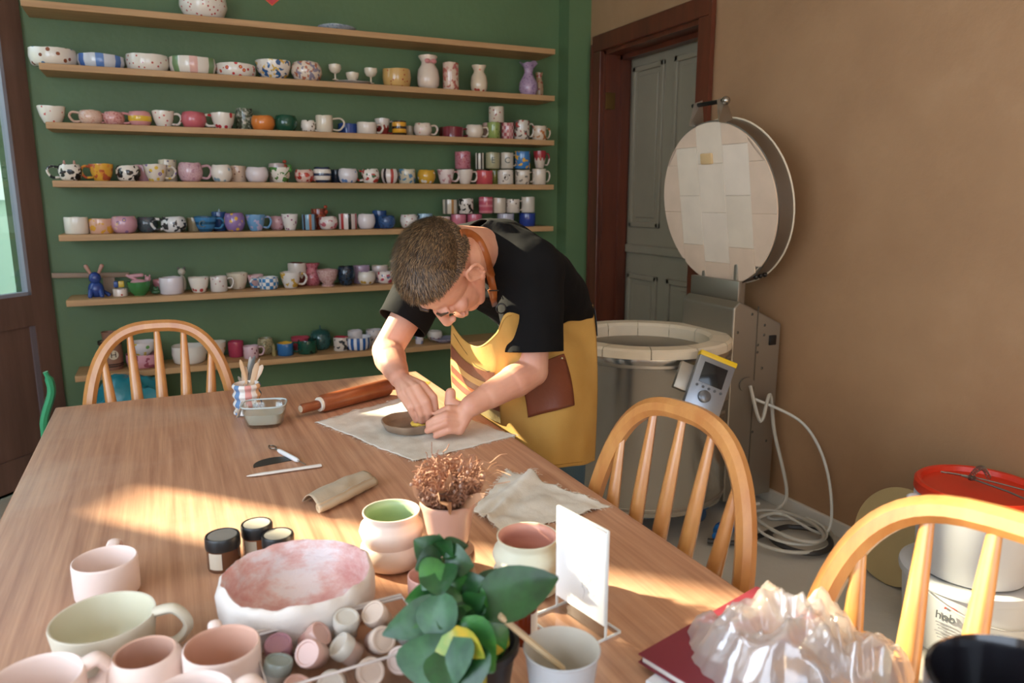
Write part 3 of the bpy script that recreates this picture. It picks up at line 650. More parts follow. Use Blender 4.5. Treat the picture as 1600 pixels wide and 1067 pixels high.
MB().box((.03, 0, .095), (.32, .012, .024), Matrix.Rotation(.03, 3, 'Y'), ch=.004).box((.1, .01, .043), (.05, .02, .086)).build('plank', plain('#8c7460', .6, 0, (20, .1)), t)
q = shelfpos(173, 3.905, 5) + Vector((0, 0, .042))
t = thing('toy_block', q, 'yellow and blue striped ceramic block on the tiny heart pot', 'ornament'); MB().box((.008, 0, .014), (.024, .03, .028), ch=.003).build('yellow_half', plain('#c8a83c', .3), t); MB().box((-.014, 0, .014), (.018, .03, .028), ch=.003).build('blue_half', plain('#2c4c8c', .3), t)
q = shelfpos(231, 3.9, 5)
t = thing('frog_figurine', q, 'small dark green frog figurine beside the plain white pot', 'figurine'); mb = MB(); mb.ell((0, 0, .012), (.022, .018, .012)); mb.ell((0, -.008, .026), (.014, .012, .009)); mb.ell((-.007, -.01, .035), .005); mb.ell((.007, -.01, .035), .005); mb.build('body', plain('#3c6040', .3), t)
q = shelfpos(274, 3.96, 5)
t = thing('dog_figurine', q, 'small white and grey dog figurine behind the plain white pot', 'figurine'); mb = MB(); mb.ell((0, 0, .04), (.018, .016, .042)); mb.ell((0, -.006, .098), (.017, .019, .017)); mb.ell((0, -.024, .094), .008); mb.build('body', plain('#c8c0b0', .35), t)
mb = MB(); 
for s_ in (-1, 1): mb.ell((s_ * .013, -.002, .114), (.006, .004, .008))
mb.build('ear', plain('#605850', .4), t)
q = shelfpos(148, 3.92, 6)
t = thing('barrel_vase', q, 'brown barrel shaped vase with banded neck and cream letter disc on the lowest shelf', 'vase')
MB().lathe([(0, 0), (.042, 0), (.047, .01), (.05, .05), (.05, .09), (.046, .13), (.03, .14), (.032, .165), (.034, .18), (.029, .18), (.024, .15), (0, .1)], 28, inner=9, imi=0).build('body', plain('#8c6450', .5, 0, (50, .1), .08), t)
mb = MB()
for z in (.02, .03, .125, .135): mb.tube([(.0495 * math.cos(a * PI / 12), .0495 * math.sin(a * PI / 12), z) for a in range(24)], .003, 6, closed=True)
mb.build('band', plain('#3c241c', .4), t)
dd = Vector((.25, -.97, 0)); rr = Matrix.Rotation(math.radians(14), 3, 'Z') @ Matrix.Rotation(PI / 2, 3, 'X')
MB().lathe([(.022, -.002), (.022, .002)], 24, dd * .05 + Vector((0, 0, .075)), rr).build('letter_disc', plain('#d0c0a4', .5), t)
text_mesh('H', .038, plain('#3c241c', .5), 'letter', t, dd * .053 + Vector((0, 0, .075)), rr, .001)
q = shelfpos(413, 3.9, 6)
t = thing('small_figurine', q, 'slim ochre figurine between olive mug and blue cup', 'figurine'); MB().lathe([(.01, 0), (.012, .02), (.007, .035), (.009, .05), (.004, .06), (.002, .065)], 12).build('body', plain('#8c7c4c', .4), t)
q = shelfpos(805, 3.93, 0)
t = thing('twig', q, 'small dark dry twig lying on the top shelf near its right end', 'twig'); mb = MB(); mb.tube([(-.04, 0, .004), (0, 0, .01), (.04, 0, .004)], .003, 6); mb.tube([(0, 0, .01), (.02, -.01, .02)], .002, 6); mb.build('stem', m_black, t)
q = P(425, 2, 3.3)
t = thing('heart_ornament', q, 'red paper ornament with orange edge hanging at the top of the green wall', 'ornament')
rot = Matrix.Rotation(-.2, 3, 'Z')
mb = MB(); pts = [(-.045, .02), (0, -.018), (.045, .02), (.04, .05), (.02, .058), (0, .045), (-.02, .058), (-.04, .05)]
mb.v = [rot @ Vector((x, y, z)) for y in (-.004, .004) for x, z in pts]; mb.f = [tuple(range(8)), tuple(range(15, 7, -1))] + [(i, 8 + i, 8 + (i + 1) % 8, (i + 1) % 8) for i in range(8)]; mb.mi = [0] * len(mb.f)
mb.build('heart', plain('#b8202c', .5), t, smooth=False)
MB().tube([rot @ Vector((x, -.005, z)) for x, z in pts], .003, 6, closed=True).build('edge', plain('#d05c34', .5), t)
MB().tube([(0, 0, .05), (0, .0, H - q.z)], .0012, 5).build('string', m_black, t)

# ------------------------------------------------------------------ table
TX0, TX1, TY0, TY1 = -.303, .722, -.35, 2.295
t = thing('work_table', ((TX0 + TX1) / 2, (TY0 + TY1) / 2, 0), 'long brown wood veneer work table in the middle of the room', 'table')
tt = MB().box((0, 0, T - .016), (TX1 - TX0, TY1 - TY0, .032), ch=.004).build('tabletop', m_wood_table, t, smooth=False)
m_leg = wood('table_leg', '#6a4630', '#8a6044', (14, 14, 2), .45)
for sx in (-1, 1):
    for sy in (-1, 1): MB().box((sx * ((TX1 - TX0) / 2 - .07), sy * ((TY1 - TY0) / 2 - .07), (T - .032) / 2), (.07, .07, T - .032), ch=.004).build('leg', m_leg, t, smooth=False)
mb = MB()
for sx in (-1, 1): mb.box((sx * ((TX1 - TX0) / 2 - .06), 0, T - .075), (.022, TY1 - TY0 - .2, .085))
for sy in (-1, 1): mb.box((0, sy * ((TY1 - TY0) / 2 - .06), T - .075), (TX1 - TX0 - .2, .022, .085))
mb.build('apron_rail', m_leg, t, smooth=False)
oz = onz(663, 599, T)
MB().lathe([(0, 0), (.016, .0002), (.02, .0)], 14, (0, 0, 0), wob=.15).build('paint_smudge', plain('#d87c1c', .7), t).location = Vector((oz.x, oz.y, T + .0005)) - t.location

# ------------------------------------------------------------------ chairs
def make_chair(label):
    """local: seat faces +Y (towards the table), back hoop at y = -0.20"""
    t = thing('spindle_chair', (0, 0, 0), label, 'chair', 'bow back wooden chairs around the table')
    hw = .205; z0 = .45; zt = .945; lean = .105
    def bp(u, z): return Vector((u, -.17 - lean * (z - z0) / (zt - z0), z))
    pts = []
    for i in range(41):
        a = PI * (i / 40); c, s_ = math.cos(a), math.sin(a)
        w = hw * (math.copysign(abs(c) ** .72, c)); z = z0 + (zt - .014 - z0) * (abs(s_) ** .62)
        pts.append(bp(-w, z))
    MB().tube(pts, .014, 8, flat=(1.25, 1.1), up=(0, 1, .18), square=True).build('back_hoop', m_chair, t, angle=35)
    for k in range(5):
        u0 = (k - 2) * .058; u1 = (k - 2) * .074
        zt2 = z0 + (zt - .014 - z0) * (1 - (abs(u1) / hw) ** (2 / .72)) ** .31 - .004
        n = 12; P0, P1 = bp(u0, z0 - .01), bp(u1, zt2)
        MB().tube([P0.lerp(P1, i / n) for i in range(n + 1)], [.008 + .0095 * math.sin(PI * min(1, (i / n) * 1.0) ** .8) for i in range(n + 1)], 10, flat=(1, .72), up=(0, 1, .18)).build('spindle', m_chair, t)
    seat = MB(); sh = []
    for i in range(32):
        a = 2 * PI * i / 32; c, s_ = math.cos(a), math.sin(a); sh.append((.215 * math.copysign(abs(c) ** .6, c), .205 * math.copysign(abs(s_) ** .6, s_)))
    rows = [[Vector((x * k, y * k, z)) for x, y in sh] for k, z in ((.9, .425), (1, .435), (1, .45), (.95, .458), (.6, .449), (.2, .446))]
    seat.grid(rows, closed=True); seat.f += [tuple(range(31, -1, -1)), tuple(5 * 32 + i for i in range(32))]; seat.mi += [0, 0]
    seat.build('seat', m_chair, t)
    for sx in (-1, 1):
        for sy in (-1, 1):
            a, b = Vector((sx * .14, sy * .14, .43)), Vector((sx * .2, sy * .2, 0)); n = 10
            MB().tube([a.lerp(b, i / n) for i in range(n + 1)], [.015, .017, .02, .021, .016, .019, .021, .018, .014, .012, .011], 10).build('leg', m_chair, t)
    for sx in (-1, 1):
        a, b = Vector((sx * .172, -.172, .2)), Vector((sx * .172, .172, .2)); MB().tube([a, a.lerp(b, .3), a.lerp(b, .5), a.lerp(b, .7), b], [.008, .011, .013, .011, .008], 8).build('stretcher', m_chair, t)
    MB().tube([(-.17, 0, .2), (0, 0, .2), (.17, 0, .2)], [.008, .012, .008], 8).build('stretcher', m_chair, t)
    return t
def dup(root, loc, rz, label):
    r = root.copy(); COL.objects.link(r); r.location = loc; r.rotation_euler = (0, 0, rz); r['label'] = label
    for ch in list(root.children):
        c = ch.copy(); COL.objects.link(c); c.parent = r
        for g in list(ch.children): d = g.copy(); COL.objects.link(d); d.parent = c
    return r
c0 = make_chair('light wooden bow back chair at the far end of the table by the shelves')
CH = [(.0, 2.12), (.60, 1.055), (.63, .585)]
c0.location = (-.04, 2.19, 0); c0.rotation_euler = (0, 0, PI + .0)
dup(c0, (.56, 1.01, 0), math.radians(97), 'light wooden bow back chair in front of the kiln at the right table edge')
dup(c0, (.62, .43, 0), math.radians(107), 'nearest bow back chair at the lower right, partly in sunlight')

# ------------------------------------------------------------------ kiln
kc = P(1005, 521, 3.0); KRAD = .345; kz1 = kc.z; kz0 = .13
k = thing('kiln', (kc.x, kc.y, 0), 'round brushed steel top loading kiln with open lid beside the beige wall', 'kiln')
prof = [(KRAD - .02, kz0), (KRAD - .004, kz0), (KRAD, kz0 + .01), (KRAD, kz1 - .06), (KRAD + .004, kz1 - .055), (KRAD + .004, kz1 - .035), (KRAD - .03, kz1 - .035)]
MB().lathe(prof + [(KRAD - .03, kz0)], 64, (0, 0, 0)).build('steel_shell', m_steel, k)
m_brick = plain('#d8c8ae', .85, 0, (40, .15), .06, key='fire_brick')
ro, ri = KRAD + .002, KRAD - .085
for i in range(12):
    a0, a1 = 2 * PI * i / 12 + .004, 2 * PI * (i + 1) / 12 - .004; mb = MB(); n = 5
    ring = []
    for (r, z) in ((ro, kz1 - .035), (ro, kz1 - .008), (ro - .01, kz1), (ri + .012, kz1), (ri, kz1 - .012), (ri, kz0 + .1), (ri + .03, kz0 + .1)):
        ring.append([Vector((r * math.cos(a0 + (a1 - a0) * j / n), r * math.sin(a0 + (a1 - a0) * j / n), z)) for j in range(n + 1)])
    mb.grid(ring); mb.build('brick', m_brick, k, angle=30)
MB().lathe([(0, kz0 + .08), (ri + .03, kz0 + .08), (ri + .03, kz0 + .1), (0, kz0 + .1)], 40).build('chamber_floor', m_brick, k)
mb = MB()
for z in (kz1 - .06, kz1 - .12, kz1 - .2, kz1 - .3, kz1 - .4):
    pts = [((ri - .004) * math.cos(a) + 0, (ri - .004) * math.sin(a), z + .004 * math.sin(a * 150)) for a in [2 * PI * j / 300 for j in range(300)]]
    mb.tube(pts, .0045, 5, closed=True)
mb.build('heating_coil', plain('#4c4844', .6, .3), k)
mb = MB()
for z in (kz0 + .02, kz1 - .07): MB().lathe([(KRAD + .001, z), (KRAD + .003, z + .002), (KRAD + .003, z + .012), (KRAD + .001, z + .014)], 64).build('band', m_galv, k)
mb = MB()
for i in range(4):
    a = PI / 4 + i * PI / 2; mb.box((.26 * math.cos(a), .26 * math.sin(a), .09), (.03, .03, .08)); mb.ell((.26 * math.cos(a), .26 * math.sin(a), .03), (.03, .014, .03))
mb.tube([(.28 * math.cos(a * PI / 12), .28 * math.sin(a * PI / 12), .115) for a in range(24)], .014, 6, closed=True)
mb.build('castor_stand', plain('#44607c', .5, .2), k)
mb = MB()
hx = math.radians(-70)
for z in (.52, .45): MB().box(((KRAD + .012) * math.cos(hx), (KRAD + .012) * math.sin(hx), z), (.03, .03, .012), Matrix.Rotation(hx, 3, 'Z')).build('bracket', m_galv, k)
mb.box(((KRAD + .02) * math.cos(hx + .08), (KRAD + .02) * math.sin(hx + .08), .60), (.012, .035, .08), Matrix.Rotation(hx, 3, 'Z'), ch=.003)
mb.build('bracket', m_galv, k)
# lid: vertical disc, underside facing -X
lc = P(1118, 321, 3.06) - Vector((kc.x, kc.y, 0)); LR = .338
lid = thing_l = MB()
Rx = Matrix.Rotation(PI / 2, 3, 'Y') @ Matrix.Rotation(0, 3, 'Z')   # local z -> +X
lidang = Matrix.Rotation(math.radians(2), 3, 'Z') @ Matrix.Rotation(math.radians(-9), 3, 'Y')
RL = lidang @ Rx
prof = [(LR - .012, .004), (LR, .006), (LR, .075), (LR - .01, .08), (0, .08)]
lid = MB().lathe(prof, 64, lc, RL).build('lid', steel('lid_band', '#8c857c', .4), k)
# fire brick slabs on the lid underside, each its own piece
m_bl = [plain('#d9c9b4', .85, 0, (30, .12), .05), plain('#d7c7b1', .85, 0, (30, .12), .05), plain('#dbcbb7', .85, 0, (30, .12), .05), plain('#d2b9a0', .85, 0, (30, .1), .06)]
def clipdisc(x0, x1, y0, y1, R, n=8):
    out = []
    m_ = 14
    poly = [(x0, y0), (x1, y0), (x1, y1), (x0, y1)]
    pts = []
    for i in range(4):
        a, b = poly[i], poly[(i + 1) % 4]
        for j in range(m_): pts.append((a[0] + (b[0] - a[0]) * j / m_, a[1] + (b[1] - a[1]) * j / m_))
    res = []
    for x, y in pts:
        d = math.hypot(x, y)
        if d > R: x, y = x * R / d, y * R / d
        res.append((x, y))
    return res
ci = 0; xs = [-.34, -.2, -.06, .09, .22, .34]
for ix in range(5):
    ys = [-.34] + [v + (.07 if ix % 2 else 0) for v in (-.24, -.03, .17)] + [.34]
    for iy in range(4):
        x0, x1, y0, y1 = xs[ix] + .0004, xs[ix + 1] - .0004, ys[iy] + .0004, ys[iy + 1] - .0004
        pl = clipdisc(x0, x1, y0, y1, LR - .006)
        cxm = sum(p[0] for p in pl) / len(pl); cym = sum(p[1] for p in pl) / len(pl)
        area_ = abs(sum(pl[i][0] * pl[(i + 1) % len(pl)][1] - pl[(i + 1) % len(pl)][0] * pl[i][1] for i in range(len(pl)))) / 2
        if area_ < .0012: continue
        mb = MB(); n = len(pl)
        dz = -.0009 * random.random()
        # lid plane: local x -> -Z world, local y -> Y ; profile z -> +X
        def q(x, y, z): return lc + RL @ Vector((-y, x, z))
        mb.v = [q(x, y, .01) for x, y in pl] + [q(x, y, .0015 + dz) for x, y in pl] + [q(cxm + (x - cxm) * .985, cym + (y - cym) * .985, 0.0 + dz) for x, y in pl]
        mb.f = [(i, (i + 1) % n, n + (i + 1) % n, n + i) for i in range(n)] + [(n + i, n + (i + 1) % n, 2 * n + (i + 1) % n, 2 * n + i) for i in range(n)] + [tuple(2 * n + i for i in range(n))]
        mb.mi = [0] * len(mb.f); edge = math.hypot(cxm, cym) > .26
        mb.build('brick', m_bl[3] if edge else m_bl[ci % 3], lid, smooth=False); ci += 1
MB().lathe([(0, .004), (LR - .01, .004), (LR - .01, .012), (0, .012)], 64, lc, RL).build('brick_bed', m_brick, lid)
MB().box(lc + RL @ Vector((-.19, .03, -.003)), (.012, .07, .045), lidang, ch=.006).build('brick_plug', plain('#c8a878', .85), lid)
mb = MB(); top = lc + RL @ Vector((-LR, 0, .03)) + Vector((-.02, .02, 0))
for dy in (-.07, .07):
    mb.v += [(top.x - .05, top.y + dy * 1.3 - .03, top.z - .02), (top.x + .05, top.y + dy * 1.3 + .0, top.z - .02), (top.x + .02, top.y + dy, top.z + .085), (top.x - .02, top.y + dy, top.z + .07)]
    o = len(mb.v) - 4; mb.f.append((o, o + 1, o + 2, o + 3)); mb.mi.append(0)
    hb = mb.build('handle_bracket', m_galv, lid, smooth=False); mod(hb, 'SOLIDIFY', thickness=.004); mb = MB()
MB().tube([top + Vector((0, -.095, .065)), top + Vector((0, .10, .065))], .009, 12).build('handle_bar', m_darkmetal, lid)
MB().ell(top + Vector((0, -.10, .065)), .017).build('knob', plain('#9c9488', .25, .9), lid)
MB().tube([lc + RL @ Vector((LR * math.cos(a) * 1.008, LR * math.sin(a) * 1.008, .078)) for a in [PI * 2 * i / 60 for i in range(60)]], .0035, 6, closed=True).build('rim', m_brick, lid)
mb = MB()
for i in range(5): mb.ell(lc + RL @ Vector((LR * math.cos(.55), -LR * math.sin(.55) , .02 + .012 * i)) + Vector((0, -.006, (i % 2) * .012)), .011, seg=8, rings=6)
mb.build('latch', m_darkmetal, lid)
# control cabinet behind the kiln
bx = Vector((kc.x, kc.y, 0)); X0, X1, Y0, Y1 = 2.035, 2.29, 2.275, 2.60
mb = MB(); pr = [(X0, .06), (X0, .88), (X0 + .03, .905), (X1, .80), (X1, .06)]
vs = [Vector((x, Y0, z)) - bx for x, z in pr] + [Vector((x, Y1, z)) - bx for x, z in pr]
mb.add(vs, [(0, 1, 2, 3, 4), (9, 8, 7, 6, 5)] + [(i, 5 + i, 5 + (i + 1) % 5, (i + 1) % 5) for i in range(5)])
cab = mb.build('control_cabinet', m_galv, k, smooth=False); mod(cab, 'BEVEL', width=.006, segments=2)
mb = MB()
for (x, z) in ((2.13, .85), (2.2, .8), (2.2, .76), (2.17, .72), (2.17, .69), (2.2, .62), (2.06, .78), (2.06, .3), (2.17, .35), (2.25, .3)): mb.ell(Vector((x, Y0 - .001, z)) - bx, (.006, .003, .006), seg=8, rings=5)
mb.build('screw', plain('#5c564c', .4, .8), cab)
mb = MB(); mb.box(Vector((2.245, Y0 - .003, .735)) - bx, (.035, .01, .04), ch=.002); mb.build('switch', m_black, cab)
mb = MB(); mb.lathe([(.03, 0), (.03, .004), (0, .004)], 16, Vector((2.12, Y0 - .004, .56)) - bx, Matrix.Rotation(PI / 2, 3, 'X'), sx=1.3); mb.build('cord_clamp', m_galv, cab)
mb = MB(); mb.box(Vector((2.16, Y0 - .001, .48)) - bx, (.004, .004, .8)); mb.build('seam', plain('#6c655a', .5, .7), cab, smooth=False)
mb = MB(); lcz = Vector((2.12, 2.47, .9)) - bx
for dy in (-.1, .1): mb.box(lcz + Vector((.02, dy, .06)), (.05, .02, .24), ch=.003)
mb.tube([lcz + Vector((0, -.14, .0)), lcz + Vector((0, .14, .0))], .012, 10)
mb.box(lcz + Vector((-.02, 0, .03)), (.02, .3, .1), ch=.003); mb.build('lid_hinge', m_galv, k)
# controller
cc = P(1107, 602, 2.62) - bx; up = (R_ * .36 + Vector((0, 0, .85)) + RG0 * .35).normalized()
side = R_ - Vector((0, 0, .25)); side = (side - up * side.dot(up)).normalized(); nn = side.cross(up); 
if nn.dot(F_) > 0: nn = -nn
side = up.cross(nn) ; CR = Matrix((side, up, nn)).transposed()
ctl = MB().box(cc, (.135, .215, .034), CR, ch=.004).build('controller', plain('#8f949c', .3, .7), k)
MB().box(cc + CR @ Vector((0, .099, .002)), (.137, .018, .036), CR, ch=.002).build('yellow_strip', plain('#e0b81c', .4), ctl)
MB().box(cc + CR @ Vector((0, .035, .017)), (.088, .075, .003), CR, ch=.001).build('screen', plain('#14181c', .15), ctl)
MB().lathe([(.022, 0), (.022, .012), (.018, .015), (0, .015)], 24, cc + CR @ Vector((-.008, -.048, .017)), CR).build('dial', plain('#6c7076', .3, .6), ctl)
mb = MB()
for x in (-.045, -.022, 0, .022, .045): mb.lathe([(.005, 0), (.005, .003), (0, .003)], 10, cc + CR @ Vector((x, -.016, .017)), CR)
mb.build('button', plain('#4c5056', .4), ctl)
MB().box(cc + CR @ Vector((-.09, .0, -.02)), (.05, .1, .03), CR, ch=.004).build('mount', m_galv, ctl)

# cables on the floor
def cable(name, pts, r, mat, label, n=8): o = MB().tube(bez(pts, n), r, 8).build(name, mat, origin=pts[0]); return tag(o, label, 'cable')
fz = lambda x, y, z=.012: onz(x, y, z)
def coil(cx, cy, r, n, z, ph=0, sq=1): return [Vector((cx + r * math.cos(ph + 2 * PI * i / n), cy + r * sq * math.sin(ph + 2 * PI * i / n), z + .004 * math.sin(i))) for i in range(n)]
cpt = fz(1222, 838)
gc = plain('#b0aa9c', .5); gk = plain('#33302d', .5)
pts = [Vector((2.12, 2.25, .56)), Vector((2.14, 2.2, .42)), Vector((2.2, 2.22, .52)), Vector((2.24, 2.22, .35)), Vector((2.26, 2.15, .1))] + [Vector((cpt.x + .22 * math.cos(a) * (1 - .04 * j), cpt.y + .17 * math.sin(a), .012 + .004 * j)) for j, a in enumerate([1.2 - i * .7 for i in range(19)])]
cable('grey_cable', pts, .0075, gc, 'long grey cable coiled on the floor below the kiln cabinet')
pts = [Vector((2.15, 2.25, .5)), Vector((2.27, 2.1, .42)), Vector((2.29, 1.98, .25)), Vector((2.22, 1.9, .05))] + coil(cpt.x + .02, cpt.y - .02, .13, 9, .05, 1)
cable('thin_grey_cable', pts, .006, plain('#c0bcb0', .5), 'pale grey cable looping up against the beige wall')
cable('black_cable', coil(cpt.x + .02, cpt.y - .07, .11, 12, .028, 2) + [Vector((cpt.x - .2, cpt.y + .02, .02)), Vector((cpt.x - .3, cpt.y + .08, .02))], .0105, gk, 'thick black cable loop on the floor beside the kiln')
pb = fz(1128, 838)
t = thing('power_plug', (pb.x, pb.y, 0), 'blue industrial power plug lying on the floor behind the middle chair', 'plug')
rp = Matrix.Rotation(.5, 3, 'Z') @ Matrix.Rotation(PI / 2, 3, 'Y')
MB().lathe([(.018, -.06), (.02, -.02), (.032, -.015), (.032, .05), (.028, .052), (0, .04)], 20, (0, 0, .033), rp).build('plug_body', plain('#1c64a8', .4), t)
MB().lathe([(.034, .0), (.034, .012)], 20, (0, 0, .035), rp).build('collar', plain('#17568f', .4), t)

# ------------------------------------------------------------------ buckets, board
bc = P(1531, 755, 2.17)
m_bucket = plain('#d5d6d6', .45, 0, None, .02, key='white_plastic')
t = thing('bucket', (bc.x, bc.y, 0), 'large white plastic bucket on the floor carrying the bucket with red lid', 'bucket', 'white plastic buckets by the wall')
MB().lathe([(0, 0), (.155, 0), (.16, .006), (.176, .19), (.176, .2), (.186, .2), (.188, .212), (.186, .222), (.176, .225), (.165, .226), (.15, .221), (0, .221)], 48).build('body', m_bucket, t)
mb = MB(); mb.tube([(.185 * math.cos(a), .185 * math.sin(a), .195 + .0 - .07 * math.sin((a - PI) * 1)) for a in [PI + PI * i / 20 for i in range(21)]], .003, 6)
mb.build('wire_handle', plain('#c8c8c4', .4), t)
fd = (CAM - bc); fd.z = 0; fd.normalize(); ang = math.atan2(fd.y, fd.x) - .24; d0 = Vector((math.cos(ang), math.sin(ang), 0))
RT = Matrix.Rotation(ang + PI / 2, 3, 'Z') @ Matrix.Rotation(PI / 2, 3, 'X')
text_mesh('hob', .034, plain('#54585c', .5), 'printed_word', t, d0 * .177 + Vector((0, 0, .135)), RT, .001)
side_ = Vector((-d0.y, d0.x, 0))
mb = MB(); mb.tube([d0 * .176 + side_ * (.012 + .016 * math.cos(a)) + Vector((0, 0, .160 + .008 * math.sin(a))) for a in [PI * i / 10 for i in range(11)]], .0025, 5); mb.build('red_arc', plain('#c43a30', .5), t)
mb = MB()
for i in range(6): mb.box(d0 * .174 + side_ * (-.004) + Vector((0, 0, .112 - .009 * i)), (.04 - .008 * (i % 3), .003, .002), Matrix.Rotation(ang + PI / 2, 3, 'Z'))
mb.build('printed_lines', plain('#8c8c90', .5), t, smooth=False)
b2 = Vector((bc.x + .0, bc.y, .2265)); hb_ = bc.z - .2265 - .02
t = thing('bucket', b2, 'white plastic bucket with bright red lid standing on the lower bucket', 'bucket', 'white plastic buckets by the wall')
MB().lathe([(0, 0), (.142, 0), (.146, .006), (.158, hb_ - .04), (.166, hb_ - .038), (.166, hb_ - .03), (.158, hb_ - .026), (.16, hb_)], 48).build('body', m_bucket, t)
MB().lathe([(0, hb_ + .002), (.148, hb_ + .002), (.153, hb_ + .016), (.162, hb_ + .018), (.169, hb_ + .012), (.169, hb_ - .014), (.164, hb_ - .014), (.164, hb_)], 48).build('lid', plain('#d6371c', .35), t)
ev = Vector((-.75, .45, 0)).normalized()
MB().ell(ev * .178 + Vector((0, 0, hb_ - .03)), (.022, .014, .012), Matrix.Rotation(math.atan2(ev.y, ev.x), 3, 'Z')).build('handle_lug', m_bucket, t)
lt = b2.z + hb_ + .019
p0 = onz(1470, 737, lt); p1 = onz(1600, 765, lt)
t = thing('wire_spring', (p0.x, p0.y, lt), 'metal spring and wire clamp tool lying on the red bucket lid', 'tool')
mb = MB(); pp = [onz(x, y, lt + .004) - t.location for x, y in ((1470, 737), (1500, 742), (1530, 752), (1575, 768), (1625, 790))]
mb.tube(pp, .0028, 6); pp = [onz(x, y, lt + .006) - t.location for x, y in ((1480, 738), (1520, 745), (1560, 755), (1610, 768))]; mb.tube(pp, .0022, 6)
mb.build('wire', plain('#8c8880', .3, .9), t)
A0 = onz(1516, 748, lt + .006) - t.location; A1 = onz(1545, 748, lt + .006) - t.location; pts = []
for i in range(140):
    u = i / 139; c = A0.lerp(A1, u) + Vector((0, 0, .03 * math.sin(PI * u))); a = u * 2 * PI * 16; pts.append(c + Vector((0, .007 * math.cos(a), .007 * math.sin(a) + .004)))
MB().tube(pts, .0012, 5).build('coil_spring', plain('#98948c', .3, .9), t)
MB().box(A0 + Vector((0.0, -.005, .004)), (.02, .012, .012), ch=.002).build('clamp', plain('#77736c', .3, .9), t)
bp_ = onz(1390, 918, .0); R0 = .168
t = thing('round_board', (XR - .1, bp_.y + .03, 0), 'round pale plywood bat leaning against the beige wall', 'board')
an = math.radians(17); rb = Matrix.Rotation(PI / 2 + an - math.radians(0), 3, 'Y')
MB().lathe([(R0 - .002, -.006), (R0, -.004), (R0, .004), (R0 - .002, .006)], 56, (-.015 , 0, R0 * math.cos(an) + .003), Matrix.Rotation(PI / 2 + an, 3, 'Y') ).build('disc', plain('#b39b6a', .6, 0, (10, .06), .05), t)
# green watering thing, teal bag near far left
p = onY(80, 640, 2.5)
t = thing('watering_can', (p.x - .03, 2.55, 0), 'green plastic watering can standing on the floor beyond the left table corner', 'watering can')
MB().lathe([(0, 0), (.09, 0), (.1, .01), (.1, .22), (.09, .24), (.05, .25), (.05, .26), (.045, .26), (.04, .25), (0, .1)], 24).build('body', plain('#2f8058', .4), t)
MB().tube(bez([(0, -.02, .25), (.0, -.01, .5), (.0, -.0, .64), (.03, 0, .74), (.02, 0, .80)], 6), [.016] * 12 + [.02] * 10 + [.012] * 3, 8, flat=(1, .6)).build('spout', plain('#3f9a6c', .4), t)
MB().tube(bez([(.06, 0, .23), (.05, 0, .5), (.045, -.01, .66)], 6), .006, 6).build('handle', plain('#3f9a6c', .4), t)
p = onY(190, 600, 3.75)
t = thing('plastic_bag', (p.x + .03, 3.74, 0), 'crumpled teal plastic bag on the floor below the lowest shelf', 'bag')
mb = MB(); mb.ell((0, 0, 0), 1, seg=40, rings=26)
mb.v = [(lambda d: tuple(Vector((d.x * .2, d.y * .15, .25 + d.z * .25)) * 1 + d * .05 * (noise.noise(d * 2.5) + .6 * abs(noise.noise(d * 7)))))(Vector(v)) for v in mb.v]
mb.v = [(x, y, max(z, .002)) for x, y, z in mb.v]
mb.build('bag', plain('#1f7480', .3), t)

# ------------------------------------------------------------------ things on the table
def rimpos(x, y, h): p = onz(x, y, T + h); return Vector((p.x, p.y, T))
MUGP = [(0, 0), (.8, 0), (.93, .02), (.99, .09), (1, .3), (1, .93), (.985, .985), (.955, 1), (.925, .985), (.91, .93), (.9, .3), (.84, .12), (0, .09)]
def studio(name, loc, prof, inner, r, h, mat, inmat, label, cat, group=None, seg=56, wob=.004, hand=None, hr=None, hz=(.82, .22), htk=.005, hext=.03, flat=(1.3, .9), rimw=0, sx=1, rz=0):
    t = thing(name, loc, label, cat, group, rz)
    MB().lathe([(a * r, b * h) for a, b in prof], seg, inner=inner, imi=1, wob=wob, ph=r * 90, rimw=rimw, sx=sx).build('body', [mat, inmat], t, angle=50)
    if hand is not None:
        a = math.radians(hand) - rz; d = Vector((math.cos(a), math.sin(a), 0)); z1, z0 = h * hz[0], h * hz[1]; rr = hr or r
        pts = [d * rr * .95 + Vector((0, 0, z1)), d * (rr + hext * .6) + Vector((0, 0, z1 + h * .03)), d * (rr + hext) + Vector((0, 0, (z0 + z1) / 2)), d * (rr + hext * .55) + Vector((0, 0, z0)), d * rr * .95 + Vector((0, 0, z0))]
        MB().tube(bez(pts, 8), htk, 12, flat=flat).build('handle', mat, t)
    return t
g = 'unglazed mugs at the lower left'
studio('mug', rimpos(163, 872, .055), MUGP, 7, .043, .055, m_bisque_pink, m_bisque_pink, 'small straight pale pink mug standing farthest back, handle pointing away', 'mug', g, hand=80, hext=.026, hz=(.95, .4), flat=(1.8, .8))
studio('mug', rimpos(161, 962, .06), [(0, 0), (.7, 0), (.8, .04), (.9, .25), (1, .95), (.985, 1), (.95, .99), (.93, .93), (.84, .3), (.7, .12), (0, .1)], 6, .0595, .06, plain('#d8d0bc', .5, 0, (50, .05), .03, key='cream_glaze'), plain('#d2cdb4', .35), 'wide cream coloured bowl-like mug with big round handle at right', 'mug', g, hand=-12, hext=.036, hz=(.95, .25), htk=.0065)
studio('mug', rimpos(55, 1058, .07), MUGP, 7, .046, .07, m_bisque_pink, m_bisque_pink, 'large pink mug cut off at the lower left corner, stubby handle', 'mug', g, hand=15, hext=.02, hz=(.92, .55), htk=.008)
